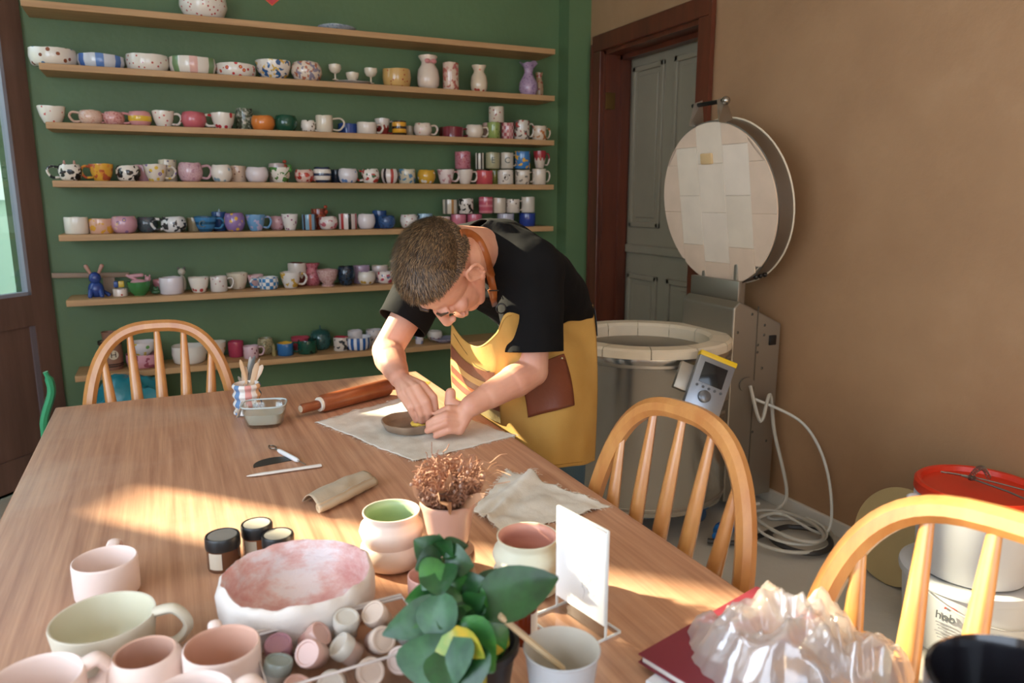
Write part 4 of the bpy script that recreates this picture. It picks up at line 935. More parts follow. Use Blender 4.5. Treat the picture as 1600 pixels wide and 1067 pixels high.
studio('mug', rimpos(226, 1018, .062), [(0, 0), (.7, 0), (.9, .1), (1.05, .4), (1.06, .6), (.95, .86), (.85, .97), (.8, 1), (.74, .98), (.76, .88), (.9, .6), (.85, .3), (0, .12)], 7, .040, .062, m_bisque_pink, plain('#d2a995', .7, key='bisque_inside'), 'round-bellied pink pot with narrow thick rim between the mugs', 'pot', g)
studio('mug', rimpos(346, 1006, .068), MUGP, 7, .0415, .068, m_bisque_pink, plain('#d5a893', .7), 'tall pink mug beside the rough pinched bowl', 'mug', g, hand=95, hext=.014, hz=(.95, .5), flat=(1.5, .9))
studio('mug', rimpos(294, 1088, .085), MUGP, 7, .0425, .085, m_bisque_pink, m_bisque_pink, 'pink mug at the bottom edge with curved handle at right', 'mug', g, hand=8, hext=.032, htk=.006, hz=(.9, .2))
# pinched bowl
m, nt, N, L, b = newmat('pink_brushed_slip'); v = tc(N, L, 'Object', (1, 1, 2)); b.inputs['Roughness'].default_value = .45
L.new(ramp(N, L, noise_n(N, L, v, 16, 7, .65), [(.34, '#cd8f88'), (.47, '#dab0aa'), (.6, '#e4d8d8')]), b.inputs['Base Color']); bump(N, L, b, noise_n(N, L, v, 30, 6, .6), .8, .006); m_slip = m
m_lump = plain('#ddd4cc', .6, 0, (35, .5), .05, key='white_bisque_rough')
bw = rimpos(464, 893, .068); t = thing('pinch_bowl', bw, 'large hand-pinched white bowl with wavy rim and pink brushed inside', 'bowl')
pr = [(0, 0), (.075, 0), (.09, .006), (.1, .028), (.1, .055), (.098, .066), (.094, .069), (.09, .065), (.088, .05), (.084, .026), (.06, .014), (.03, .011), (0, .01)]
mb = MB(); pr2 = smoothprof(pr); mb.lathe(pr2, 96, inner=pr2.index((.094, .069)), imi=1, sx=1.02)
o = []
for v_ in mb.v:
    d = Vector(v_); a = math.atan2(d.y, d.x); k = noise.noise(Vector((math.cos(a) * 2.2, math.sin(a) * 2.2, d.z * 12))) ; k2 = noise.noise(d * 45)
    s_ = 1 + .035 * k + .028 * k2; zz = d.z * (1 + .09 * noise.noise(Vector((math.cos(a) * 3, math.sin(a) * 3, 4))))
    if d.z > .06: zz += .0015 * noise.noise(d * 120)
    o.append((d.x * s_, d.y * s_, max(zz, 0)))
mb.v = o; mb.build('body', [m_lump, m_slip], t, angle=70)
# lobed pots
LOB = [(0, 0), (.75, 0), (.98, .08), (1.05, .22), (1.0, .36), (.9, .44), (.96, .54), (1.03, .66), (.98, .76), (.84, .84), (.84, .9), (.9, .97), (.9, 1), (.86, 1), (.79, .96), (.76, .86), (.88, .72), (.9, .6), (.8, .44), (.9, .25), (.7, .08), (0, .06)]
m_white_bisque = plain('#e4cfc0', .6, 0, (60, .06), .03, key='pale_bisque')
LOB2 = smoothprof(LOB); LI = LOB2.index((.86, 1))
studio('lobed_pot', rimpos(611, 797, .088), LOB2, LI, .0485, .088, m_white_bisque, plain('#9aad84', .35), 'rounded two-tier pale pink pot glazed light green inside, left of the dried flowers', 'pot', 'two-tier pots')
studio('lobed_pot', rimpos(824, 836, .082), LOB2, LI, .0495, .082, plain('#d9d6bd', .5, 0, (60, .06), .04, key='pale_green_glaze'), plain('#d89a86', .4), 'rounded two-tier pale green pot glazed pink inside, beside the upright sign', 'pot', 'two-tier pots')
# brown jar + pink pot with dried flowers
bj = onz(702, 897, T); bj.z = T; t = thing('lidded_jar', bj, 'brown glossy round jar with pale lid under the dried flower pot', 'jar')
MB().lathe([(0, 0), (.03, 0), (.036, .006), (.04, .026), (.038, .042), (.03, .052), (0, .053)], 40, inner=4, imi=1).build('body', [plain('#7c4a34', .15, coat=.5), plain('#b98a6e', .4)], t)
MB().lathe([(.041, .0), (.041, .002)], 40, (0, 0, 0)).build('foot_ring', plain('#c9a78e', .5), t)
dp = Vector((bj.x, bj.y, T + .0535)); t = thing('dried_flower_pot', dp, 'small glossy pink pot of dried brown flowers standing on the brown jar', 'potted plant')
MB().lathe([(0, 0), (.028, 0), (.03, .004), (.039, .054), (.042, .06), (.042, .066), (.04, .067), (.037, .064), (.034, .045), (0, .04)], 40, inner=7, imi=1).build('pot', [plain('#c99c88', .3, coat=.3), plain('#3c2418', .9)], t)
rnd = random.Random(5); mb = MB(); mb2 = MB()
for i in range(620):
    a = rnd.uniform(0, 2 * PI); r = rnd.uniform(0, .03); p = Vector((r * math.cos(a), r * math.sin(a), .05)); pts = [p]
    d = Vector((math.cos(a) * rnd.uniform(.1, 1.1), math.sin(a) * rnd.uniform(.1, 1.1), 1)).normalized()
    for j in range(9):
        d = (d + Vector((rnd.gauss(0, .55), rnd.gauss(0, .55), rnd.gauss(-.12, .4)))).normalized(); p = p + d * rnd.uniform(.008, .014)
        q = p - Vector((0, 0, .112)); 
        if q.length > .05: p = Vector((0, 0, .112)) + q.normalized() * .05 * rnd.uniform(.8, 1.15); 
        p.z = max(p.z, .05)
        pts.append(p)
    mb.tube(bez(pts, 2), .0007, 3)
    if i % 5 == 0:
        for j in range(3): mb2.ell(pts[rnd.randrange(3, 9)], (.0025, .002, .003), seg=6, rings=4)
tag(mb.build('dried_stems', plain('#94654a', .7, key='dried_stem'), t), kind='stuff'); tag(mb2.build('seed_heads', plain('#a8897a', .7), t), kind='stuff')
def leafmesh(L_, W_, bend, fold=.25, n=8, wave=0, thick=0):
    rows = []
    for i in range(n + 1):
        u = i / n; w = W_ * (math.sin(PI * min(1, u * .94 + .05) ** .8) ** .8) * .5; row = []
        z = -bend * u * u * L_; 
        for j in (-2, -1, 0, 1, 2): row.append(Vector((u * L_ * (1 - .15 * bend * u), w * j / 2, z + abs(j) * w * fold * .5 + wave * math.sin(u * 14 + j) * .02 * L_)))
        rows.append(row)
    return rows
def place_leaf(name, base, direction, L_, W_, bend, mat, parent, roll=0, fold=.25, wave=0, label=None):
    d = Vector(direction).normalized(); up = Vector((0, 0, .5)) - F_; s_ = d.cross(up).normalized(); u = s_.cross(d)
    A = Matrix((d, -s_, u)).transposed() @ Matrix.Rotation(roll, 3, 'X')
    mb = MB(); mb.grid([[Vector(base) + A @ p for p in r] for r in leafmesh(L_, W_, bend, fold, wave=wave)]); o = mb.build(name, mat, parent)
    return o
m_dry = plain('#b98a68', .7, 0, (60, .2), .12)
for i, (a, e, l) in enumerate(((-140, .9, .055), (-100, .6, .06), (-60, .9, .05), (-30, 1.3, .05), (-170, 1.2, .045), (-85, 1.6, .055))):
    a = math.radians(a); place_leaf('dried_leaf', (.015 * math.cos(a), .02 * math.sin(a), .07), (math.cos(a), math.sin(a), e), l, .028, -.35, m_dry, t, roll=i, fold=1.0, wave=1)
for i in range(7):
    rr_ = random.Random(i + 40); a = rr_.uniform(-.6, .8); pts = [Vector((.02, 0, .09))]; p = Vector((.03 * math.cos(a), .03 * math.sin(a), .1))
    for j in range(5): p = p + Vector((.012, rr_.gauss(0, .008), rr_.gauss(.0, .008))); pts.append(p.copy())
    MB().tube(bez(pts, 3), .0006, 4).build('tendril', m_dry, t)
# pink bisque cup behind the leafy plant and black nozzle
pc_ = onz(672, 948, T); studio('cup', Vector((pc_.x, pc_.y, T)), MUGP, 7, .03, .05, plain('#d9a79a', .6), plain('#d9a79a', .6), 'small pink cup half hidden behind the leafy plant', 'cup')
nz = onz(640, 872, T); t = thing('black_nozzle', (nz.x, nz.y, T), 'small black plastic nozzle tool leaning in front of the green-glazed pot', 'tool')
MB().tube([(.012, -.01, .008), (-.004, .0, .03), (-.01, .003, .038)], [.004, .0042, .0042], 10).build('stem', m_black, t); MB().lathe([(0, 0), (.009, 0), (.009, .003), (0, .003)], 16, (-.011, .004, .038), Matrix.Rotation(-.6, 3, 'Y')).build('cap', m_black, t)
MB().ell((.012, -.01, .008), (.012, .01, .008)).build('base', m_black, t)
# sign holder
s0, s1 = onz(870, 948, T), onz(946, 1000, T); sv = (s1 - s0).normalized(); sn = Vector((sv.y, -sv.x, 0)); 
if sn.x > 0: sn = -sn
m_acr, nt, N, L, b = newmat('clear_acrylic'); tr = N.new('ShaderNodeBsdfTransparent'); gl = N.new('ShaderNodeBsdfGlossy'); gl.inputs['Roughness'].default_value = .02
mx = N.new('ShaderNodeMixShader'); mx.inputs[0].default_value = .14; L.new(tr.outputs[0], mx.inputs[1]); L.new(gl.outputs[0], mx.inputs[2]); L.new(mx.outputs[0], N['Material Output'].inputs[0])
m_edge = plain('#e6ebea', .1)
sl = (s1 - s0).length; sc = (s0 + s1) / 2; t = thing('sign_holder', (sc.x, sc.y, T), 'upright clear acrylic stand holding a white paper card, on the sunlit table', 'sign')
SR = Matrix((sv, sn, Vector((0, 0, 1)))).transposed()
MB().box((0, 0, .075), (sl, .003, .148), SR).build('acrylic_plate', m_acr, t, smooth=False)
MB().box(SR @ Vector((0, .0022, .084)), (sl - .002, .0012, .128), SR).build('paper_card', plain('#fbfaf7', .6), t, smooth=False)
MB().box(SR @ Vector((0, .012, .0015)), (sl, .078, .003), SR).build('acrylic_base', m_acr, t, smooth=False)
mb = MB()
for s_ in (-1, 1):
    mb.box(SR @ Vector((s_ * sl / 2, 0, .075)), (.0015, .0035, .15), SR); mb.box(SR @ Vector((s_ * sl / 2, .012, .0018)), (.0015, .078, .0035), SR)
for y in (-.027, .051): mb.box(SR @ Vector((0, y, .0018)), (sl, .0015, .0035), SR)
mb.box(SR @ Vector((0, 0, .15)), (sl, .0035, .0015), SR); mb.build('polished_edge', m_edge, t, smooth=False)
rnd = random.Random(3); mb = MB()
for i in range(7):
    p = Vector((rnd.uniform(-.022, .02), .0031, rnd.uniform(.062, .1))); pts = [p]
    for j in range(4): p = p + Vector((rnd.gauss(0, .006), 0, rnd.gauss(0, .006))); pts.append(p)
    mb.tube([SR @ q for q in bez(pts, 3)], .00035, 4)
mb.build('faint_drawing', plain('#cfcbc6', .7), t)
# amber bottle, paper cup with stick
ab = onz(818, 1000, T); t = thing('amber_bottle', (ab.x, ab.y, T), 'small amber glass bottle with white label behind the grey cup', 'bottle')
MB().lathe([(0, 0), (.016, 0), (.0175, .003), (.0175, .05), (.014, .058), (.009, .062), (.009, .07), (0, .07)], 28).build('body', plain('#7a2c0e', .1, 0, None, 0, .3, key='amber_glass'), t)
vs = MB(); vs.grid([[Vector((.0179 * math.cos(a), .0179 * math.sin(a), z)) for a in [math.radians(-85 + 10 * i) for i in range(13)]] for z in (.008, .045)]); lb = vs.build('paper_label', plain('#e8e0d4', .6), t)
MB().lathe([(.0105, .066), (.0105, .08), (0, .081)], 20).build('cap', m_black, t)
gp = rimpos(878, 1012, .085); t = studio('paper_cup', gp, [(0, .02), (.72, 0), (.74, 0), (.98, .97), (1.02, .98), (1.03, 1), (1.0, 1.01), (.965, .985), (.72, .05), (0, .04)], 6, .0405, .085, plain('#b3b8bc', .5), plain('#c8c0b2', .5), 'light grey tapered cup at the bottom edge holding a wooden stick', 'cup')
a0 = P(850, 1020, .80) ; a1 = P(781, 962, .785); o = MB().tube([a0 + (a0 - a1).normalized() * .03, a1], .0042, 8, flat=(1.3, .8)).build('wooden_stick', plain('#cdb793', .6), origin=a0); tag(o, 'pale wooden stick leaning out of the grey cup', 'stick')

# rolling pin
ra, rb_ = onz(470, 643, T + .017), onz(700, 583, T + .02); rd = (rb_ - ra); rd.z = 0; rd.normalize(); ra.z = T + .024
t = thing('rolling_pin', ra, 'reddish brown wooden rolling pin lying on the table behind the cloth', 'rolling pin')
m_pin = wood('rolling_pin_wood', '#7c4024', '#94522e', (10, 10, 4), .3)
off = .0245 - .0225
q0 = Vector((0, 0, 0)); RZ = rd.to_track_quat('Z', 'Y').to_matrix()
MB().lathe([(0, .0), (.010, .0), (.013, .004), (.0125, .03), (.013, .05), (.010, .058)], 24, rot=RZ).build('handle', m_pin, t)
MB().lathe([(0, .062), (.021, .062), (.024, .068), (.024, .29), (.021, .296), (0, .296)], 32, rot=RZ).build('barrel', m_pin, t)
MB().lathe([(0, .056), (.019, .056), (.019, .062), (0, .062)], 24, rot=RZ).build('white_collar', plain('#e0d8c8', .5), t)
MB().lathe([(.010, .296), (.013, .31), (.013, .35), (0, .354)], 24, rot=RZ).build('handle', m_pin, t)
MB().lathe([(0, -.0015), (.009, -.001), (.009, .0)], 20, rot=RZ).build('end_cap', plain('#d9c6ac', .5), t)

# canvas cloths
m_canvas, nt, N, L, b = newmat('canvas'); v = tc(N, L); b.inputs['Roughness'].default_value = .9
L.new(ramp(N, L, noise_n(N, L, v, 12, 6, .6), [(.3, '#c2b9aa'), (.6, '#dad4c8'), (.8, '#e4dfd4')]), b.inputs['Base Color']); bump(N, L, b, noise_n(N, L, v, 300, 2), .25, .002)
def cloth(name, quad, label, z0, amp, seed, nu=60, nv=44, fr=260, edge=.004, folds=None):
    q = [onz(x, y, T) for x, y in quad]; c = sum(q, Vector()) / 4; rows = []; rn = random.Random(seed)
    for i in range(nu + 1):
        u = i / nu; row = []
        for j in range(nv + 1):
            w = j / nv; p = (q[0] * (1 - u) + q[1] * u) * (1 - w) + (q[3] * (1 - u) + q[2] * u) * w
            e = min(u, 1 - u, w, 1 - w); n_ = noise.noise(Vector((p.x * 9, p.y * 9, seed)))
            if e < .02: p = p + Vector((noise.noise(p * 90), noise.noise(p * 90 + Vector((5, 5, 5))), 0)) * edge
            p = p + Vector((n_, noise.noise(Vector((p.x * 8, p.y * 8, seed + 9))), 0)) * .008
            h = amp * max(0, noise.noise(Vector((p.x * 14, p.y * 22, seed + 3))) + .15) + amp * .5 * max(0, noise.noise(Vector((p.x * 40, p.y * 16, seed))))
            if folds: h += folds(u, w, p)
            p.z = T + z0 + h; row.append(p - c)
        rows.append(row)
    t = thing(name, (c.x, c.y, T), label, 'cloth'); rows = [[Vector((p.x, p.y, p.z - T + c.z)) for p in r] for r in rows]
    o = MB().grid(rows).build('fabric', m_canvas, t); mod(o, 'SOLIDIFY', thickness=.0012, offset=1)
    mb = MB(); border = rows[0] + [r[-1] for r in rows] + rows[-1][::-1] + [r[0] for r in rows[::-1]]
    for i in range(fr):
        k = rn.randrange(len(border) - 1); p = border[k].lerp(border[k + 1], rn.random()); d = Vector((p.x, p.y, 0)).normalized()
        d = (d + Vector((rn.gauss(0, .6), rn.gauss(0, .6), 0))).normalized(); l = rn.uniform(.003, .012)
        mb.tube([p, p + d * l * .5 + Vector((0, 0, .001)), p + d * l + Vector((rn.gauss(0, .002), rn.gauss(0, .002), -.0005))], .00035, 3)
    tag(mb.build('fringe', plain('#d8cfbd', .9), t), kind='stuff'); return t
cloth('canvas_cloth', [(496, 660), (625, 624), (808, 681), (645, 722)], 'grey canvas cloth with frayed edges spread under the clay plate', .0006, .004, 2)
def f2(u, w, p): return .011 * math.exp(-((w - .16 - .10 * u) / .07) ** 2) * (.5 + .5 * u) + .010 * math.exp(-((w - .4 + .15 * u) / .07) ** 2) + .008 * max(0, noise.noise(p * 14))
cloth('canvas_cloth', [(742, 800), (790, 738), (958, 792), (792, 838)], 'crumpled clay stained canvas cloth near the right table edge', .0008, .007, 6, folds=f2)
# clay plate and sponge
pp = onz(647, 668, T + .004); t = thing('clay_plate', (pp.x, pp.y, T + .0035), 'wet grey brown clay plate being smoothed on the canvas cloth', 'plate')
m, nt, N, L, b = newmat('wet_clay'); v = tc(N, L); L.new(ramp(N, L, noise_n(N, L, v, 25, 4), [(.3, '#7c6654'), (.7, '#9c8670')]), b.inputs['Base Color']); b.inputs['Roughness'].default_value = .42; m_clay = m
MB().lathe([(0, 0), (.06, 0), (.068, .004), (.076, .02), (.076, .023), (.073, .024), (.07, .02), (.064, .01), (.05, .0065), (0, .006)], 64, wob=.01, rimw=.0012, sx=1.05).build('body', m_clay, t)
sp = onz(658, 661, T + .022); t = thing('sponge', (sp.x, sp.y, T + .022), 'small yellow sponge under his fingertips on the clay plate', 'sponge')
mb = MB(); mb.ell((0, 0, 0), 1, seg=28, rings=18); mb.v = [tuple(Vector((x * .026, y * .02, z * .009)) * (1 + .12 * noise.noise(Vector((x, y, z)) * 6))) for x, y, z in mb.v]; mb.build('foam', plain('#e0b84c', .9, 0, (200, .6), .1), t)
# tool cup with tools
cp = onz(388, 646, T); t = thing('tool_cup', (cp.x, cp.y, T), 'wavy white ceramic cup with pastel vertical stripes holding clay tools', 'cup')
m, nt, N, L, b = newmat('pastel_stripes'); v = tc(N, L); sep = N.new('ShaderNodeSeparateXYZ'); L.new(v, sep.inputs[0]); at = N.new('ShaderNodeMath'); at.operation = 'ARCTAN2'; L.new(sep.outputs[1], at.inputs[0]); L.new(sep.outputs[0], at.inputs[1])
mm = N.new('ShaderNodeMath'); mm.operation = 'MULTIPLY_ADD'; mm.inputs[1].default_value = 1 / (2 * PI); mm.inputs[2].default_value = .5; L.new(at.outputs[0], mm.inputs[0])
stc = ['#e2ddd6', '#6c8cb4', '#e2ddd6', '#d89890', '#e2ddd6', '#d8b084', '#5c7088', '#e0946c', '#e2ddd6', '#9aa0c0', '#e2ddd6', '#d8848c', '#e2ddd6', '#7898b8']
L.new(ramp(N, L, mm.outputs[0], [(i / 14, c) for i, c in enumerate(stc)], 'CONSTANT'), b.inputs['Base Color']); b.inputs['Roughness'].default_value = .2
prf = [(0, 0), (.03, 0)] + [(.034 + .0028 * math.sin(z / .082 * 2 * PI * 3.5), z) for z in [.004 + .078 * i / 28 for i in range(29)]] + [(.031, .083), (.029, .08), (.029, .01), (0, .008)]
MB().lathe(prf, 40, inner=31, imi=1).build('body', [m, plain('#d8d0c8', .3)], t)
tools = [((375, 562), '#c9a27c', 'pale brown modelling tool leaning left in the cup', .0045), ((382, 572), '#c0a288', 'flat beige wooden tool second from left in the cup', .007), ((389, 580), '#d0b088', 'short pointed wooden knife at the front of the cup', .0055), ((391, 557), '#b8b4b0', 'grey plastic tool standing tallest at the back of the cup', .0045), ((398, 556), '#8c8c8c', 'steel spoon-ended tool at the back right of the cup', .005), ((402, 566), '#c8a888', 'tan wooden tool leaning right in the cup', .0065), ((410, 570), '#d4c8b8', 'whitish flat tool leaning furthest right in the cup', .007), ((406, 560), '#b09c88', 'thin needle tool in the cup', .003), ((372, 588), '#8c7c6c', 'small wire loop tool at the left rim of the cup', .004)]
for i, ((x, y), col, lab, r) in enumerate(tools):
    tip = P(x, y, 2.02 + (.03 if i in (3, 4, 7) else -.01)); a = i * 2.4; b0 = Vector((cp.x + .012 * math.cos(a), cp.y + .012 * math.sin(a), T + .012)); rel = tip - b0; rim = .083 / rel.z
    k = b0 + rel * rim; dx = Vector((k.x - cp.x, k.y - cp.y, 0))
    if dx.length > .022: b0 -= dx.normalized() * (dx.length - .022) * 1.2
    tt_ = thing('modelling_tool', b0, lab, 'tool', 'clay tools in the striped cup'); rel = tip - b0
    MB().tube([rel * .0, rel * .55], r * .7, 8).build('handle', plain(col, .6), tt_)
    MB().tube([rel * .55, rel * .7, rel * .85, rel * .96, rel], [r * .7, r, r * 1.1, r * .8, r * .2], 8, flat=(1.2, .5), up=F_).build('blade', plain(col, .5, .8 if 'steel' in lab else 0), tt_)
# glass dish with slurry
gd = onz(415, 664, T); t = thing('glass_dish', (gd.x, gd.y, T), 'square clear glass dish of cloudy clay water next to the tool cup', 'dish', rz=-.25)
m_gd, nt, N, L, b = newmat('dish_glass'); tr = N.new('ShaderNodeBsdfTransparent'); tr.inputs[0].default_value = (.9, .95, .95, 1); gl = N.new('ShaderNodeBsdfGlossy'); gl.inputs['Roughness'].default_value = .04
lw = N.new('ShaderNodeLayerWeight'); lw.inputs[0].default_value = .5; mx = N.new('ShaderNodeMixShader'); mr = N.new('ShaderNodeMath'); mr.operation = 'MULTIPLY_ADD'; mr.inputs[1].default_value = .35; mr.inputs[2].default_value = .06; L.new(lw.outputs[1], mr.inputs[0]); L.new(mr.outputs[0], mx.inputs[0]); L.new(tr.outputs[0], mx.inputs[1]); L.new(gl.outputs[0], mx.inputs[2]); L.new(mx.outputs[0], N['Material Output'].inputs[0])
def sq(r, z, n=40, e=.5): return [Vector((r * math.copysign(abs(math.cos(a)) ** e, math.cos(a)), r * .85 * math.copysign(abs(math.sin(a)) ** e, math.sin(a)), z)) for a in [2 * PI * i / n for i in range(n)]]
mb = MB(); mb.grid([sq(r, z) for r, z in ((.001, .0), (.034, .0), (.042, .006), (.048, .025), (.053, .052), (.0535, .056), (.051, .056), (.046, .026), (.04, .009), (.001, .004))], closed=True); mb.build('glass', m_gd, t)
mb = MB(); mb.grid([sq(r, z) for r, z in ((.001, .0055), (.039, .010), (.0448, .026), (.0468, .036), (.001, .036))], closed=True); mb.build('slurry', plain('#d6c8b6', .2), t)
mb = MB(); mb.tube(sq(.0525, .056), .0022, 6, closed=True); mb.build('rim', plain('#b8c4c4', .08), t)
# loop tool, white tool, scraper
a, b_ = onz(432, 702, T + .006), onz(474, 724, T + .006); t = thing('loop_tool', a, 'white handled ribbon loop tool lying with its tip on the long white stick', 'tool'); d = b_ - a
MB().tube([d * .08, d * .15, d * .75, d * .82], [.0035, .0052, .0052, .003], 12).build('handle', plain('#e4e4e4', .3), t)
MB().tube([d * .8, d * 1.08], .0012, 8).build('needle', plain('#b8b0a4', .3, .9), t)
MB().tube([d * .1, d * -.06], .002, 8).build('ferrule', plain('#a8a49c', .3, .9), t)
sv_ = d.cross(Vector((0, 0, 1))).normalized(); MB().tube(bez([d * -.05, d * -.12 + sv_ * .007, d * -.26 + sv_ * .004, d * -.26 - sv_ * .004, d * -.12 - sv_ * .007, d * -.05], 4), .001, 6, flat=(1, 2)).build('wire_loop', plain('#8c8070', .3, .9), t)
a, b_ = onz(385, 744, T + .0045), onz(502, 727, T + .0045); t = thing('white_tool', a, 'long flat off-white plastic modelling stick in front of the scraper', 'tool'); d = b_ - a
MB().tube([Vector(), d * .06, d * .2, d * .6, d * .97, d], [.001, .0035, .005, .0048, .0058, .005], 10, flat=(1.2, .6)).build('stick', plain('#ded8d0', .4), t)
kp = onz(430, 724, T + .001); t = thing('metal_scraper', kp, 'dark half moon metal scraper lying between the two white tools', 'tool', rz=.15)
mb = MB(); pts = [(.045 * math.cos(a), .04 * math.sin(a)) for a in [PI * i / 20 for i in range(21)]]; n = len(pts)
mb.v = [(x, y, z) for z in (-.0008, .0008) for x, y in pts]; mb.f = [tuple(range(n))[::-1], tuple(range(n, 2 * n))] + [(i, (i + 1) % n, n + (i + 1) % n, n + i) for i in range(n)]; mb.mi = [0] * len(mb.f); mb.build('blade', plain('#55544f', .4, .85), t, smooth=False)
# rolled leather
a, b_ = onz(487, 796, T + .0), onz(572, 757, T + .0); ax = (b_ - a); ln = ax.length * 1.0; ax.normalize(); pz = Vector((-ax.y, ax.x, 0)) 
t = thing('folded_cloth_roll', a, 'small folded roll of grey beige cloth lying in the sun strip', 'cloth')
rows = []
for i in range(25):
    u = i / 24; row = []
    for j in range(61):
        s_ = j / 60
        if s_ < .55: aa = PI * 1.0 * (s_ / .55); w, h_ = .036 - .072 * s_ / .55, .026 * math.sin(aa) ** .75 + .002
        else: k = (s_ - .55) / .45; an = -PI / 2 - k * 4.2 * PI; r = .011 * (1 - .7 * k); w, h_ = -.028 + r * math.cos(an + PI), .0125 + r * math.sin(an + PI) * .95
        tw = 1 + .1 * math.sin(u * 5); n_ = .003 * noise.noise(Vector((u * 5, w * 60, 1)))
        row.append(ax * (ln * u + .012 * (w / .036) * (1 - u)) - pz * (w * tw) * -1 + Vector((0, 0, max(.001, h_ * (1.05 - .25 * abs(u - .6)) + n_))))
    rows.append(row)
o = MB().grid(rows).build('fabric', plain('#b3a48e', .85, 0, (120, .15), .06), t); mod(o, 'SOLIDIFY', thickness=.002)
# glaze jars
for i, (x, y, lab) in enumerate(((347, 833, 'leftmost of the three black lidded glaze jars'), (399, 817, 'farthest back of the three black lidded glaze jars'), (430, 834, 'rightmost of the three glaze jars, behind the pinched bowl'))):
    p = rimpos(x, y, .055 if i < 2 else .05); hh = .05 if i < 2 else .045
    if i: p = p + Vector((.002 * i, .004, 0))
    t = thing('glaze_jar', p, lab, 'jar', 'glaze jars')
    rad = .0255 if i == 0 else .024
    MB().lathe([(0, 0), (rad * .93, 0), (rad * .96, .003), (rad * .96, hh - .01), (0, hh - .01)], 32).build('glass_body', plain(['#6b4630', '#a05f38', '#4c5c74'][i], .12, 0, None, 0, .15), t)
    MB().lathe([(0, hh - .016), (rad, hh - .016), (rad * 1.02, hh - .013), (rad * 1.02, hh + .0), (rad * .97, hh + .003), (rad * .9, hh + .003), (rad * .88, hh + .0015), (0, hh + .0015)], 40).build('lid', plain('#262626', .35), t)
    MB().lathe([(0, hh + .0016), (rad * .84, hh + .0016), (rad * .84, hh + .0024), (0, hh + .0026)], 32).build('lid_label', plain(['#8c8880', '#c4bca8', '#c0b8a4'][i], .5, 0, (60, .1), .2), t)
    mb = MB(); mb.grid([[Vector((rad * .975 * math.cos(a), rad * .975 * math.sin(a), z)) for a in [math.radians(-150 + 10 * i_) for i_ in range(6)]] for z in (.006, hh - .018)]); mb.build('side_label', plain('#d0c4b0', .5), t)
# clear box of paint pots
bxc = onz(525, 1040, T); bxc = Vector((bxc.x + .006, bxc.y - .02, T)); bxr = math.radians(3)
t = thing('clear_box', bxc, 'clear plastic box crowded with small paint pots at the bottom edge', 'box', rz=bxr)
BW, BD, BH = .19, .115, .045
mb = MB(); mb.box((0, 0, .0015), (BW, BD, .002))
for s_ in (-1, 1): mb.box((s_ * BW / 2, 0, BH / 2), (.0018, BD, BH)); mb.box((0, s_ * BD / 2, BH / 2), (BW, .0018, BH))
mb.build('tray', m_acr, t, smooth=False)
mb = MB(); mb.tube([(x * BW / 2, y * BD / 2, BH) for x, y in ((-1, -1), (1, -1), (1, 1), (-1, 1))], .0018, 6, closed=True); mb.build('rim', plain('#c9bdb6', .1), t)
mb = MB(); c_, s2 = math.cos(1.1), math.sin(1.1)
mb.box((0, BD / 2 + .004, BH + .0), (BW, .004, .006)); mb.build('hinge', plain('#c9bdb6', .1), t)
cols = ['#b88c94', '#c89890', '#b4aa9c', '#c4ac98', '#a8a49a', '#c8a498', '#c0a294', '#bc9c94', '#9c9c98', '#8c5c50', '#9c7058', '#7c7468', '#a88478', '#8c8a84', '#b09888', '#a08c80']
pos = [(-.068, .035), (-.026, .040), (.014, .038), (.055, .038), (-.078, -.004), (-.036, -.002), (.004, -.001), (.044, .0), (.078, .002), (-.066, -.04), (-.024, -.04), (.018, -.04), (.06, -.038)]
desc = ['mauve', 'salmon', 'grey white', 'cream', 'pewter grey', 'peach', 'shell pink', 'light terracotta', 'smoke grey', 'rust brown', 'ochre brown', 'olive brown', 'dusky pink', 'stone', 'sand', 'taupe']
prow = ['back row of the box', 'middle row of the box', 'front row of the box']
rnd = random.Random(11); RB = Matrix.Rotation(bxr, 3, 'Z')
for i, (x, y) in enumerate(pos):
    row = 0 if y > .02 else 1 if y > -.02 else 2; tip = rnd.uniform(-.9, .9); tip2 = rnd.uniform(-1.0, .3)
    z = T + (.03 if row < 2 else .02) + (.008 if i in (2, 3, 5) else 0)
    w = bxc + RB @ Vector((x, y, 0)); q = thing('paint_pot', (w.x, w.y, z - .012), '%s paint pot with clear lid in the %s' % (desc[i], prow[row]), 'paint pot', 'paint pots in the clear box')
    Rt = Matrix.Rotation(tip, 3, 'Y') @ Matrix.Rotation(-tip2, 3, 'X'); c = Vector((0, 0, .012))
    MB().lathe([(0, -.014), (.013, -.014), (.0145, -.012), (.0145, .004), (0, .004)], 24, c, Rt).build('cup', plain(cols[i], .25), q)
    MB().lathe([(.0158, .002), (.0162, .004), (.0162, .013), (.015, .0155), (.0125, .0155), (.0118, .014), (0, .014)], 28, c, Rt).build('lid', plain(['#d4c2bc', '#cfa79c', '#c9c3b8', '#d3bfb0'][i % 4] if i not in (0, 4) else ['#a87c88', '', '', '', '#8d9690'][i], .2), q)
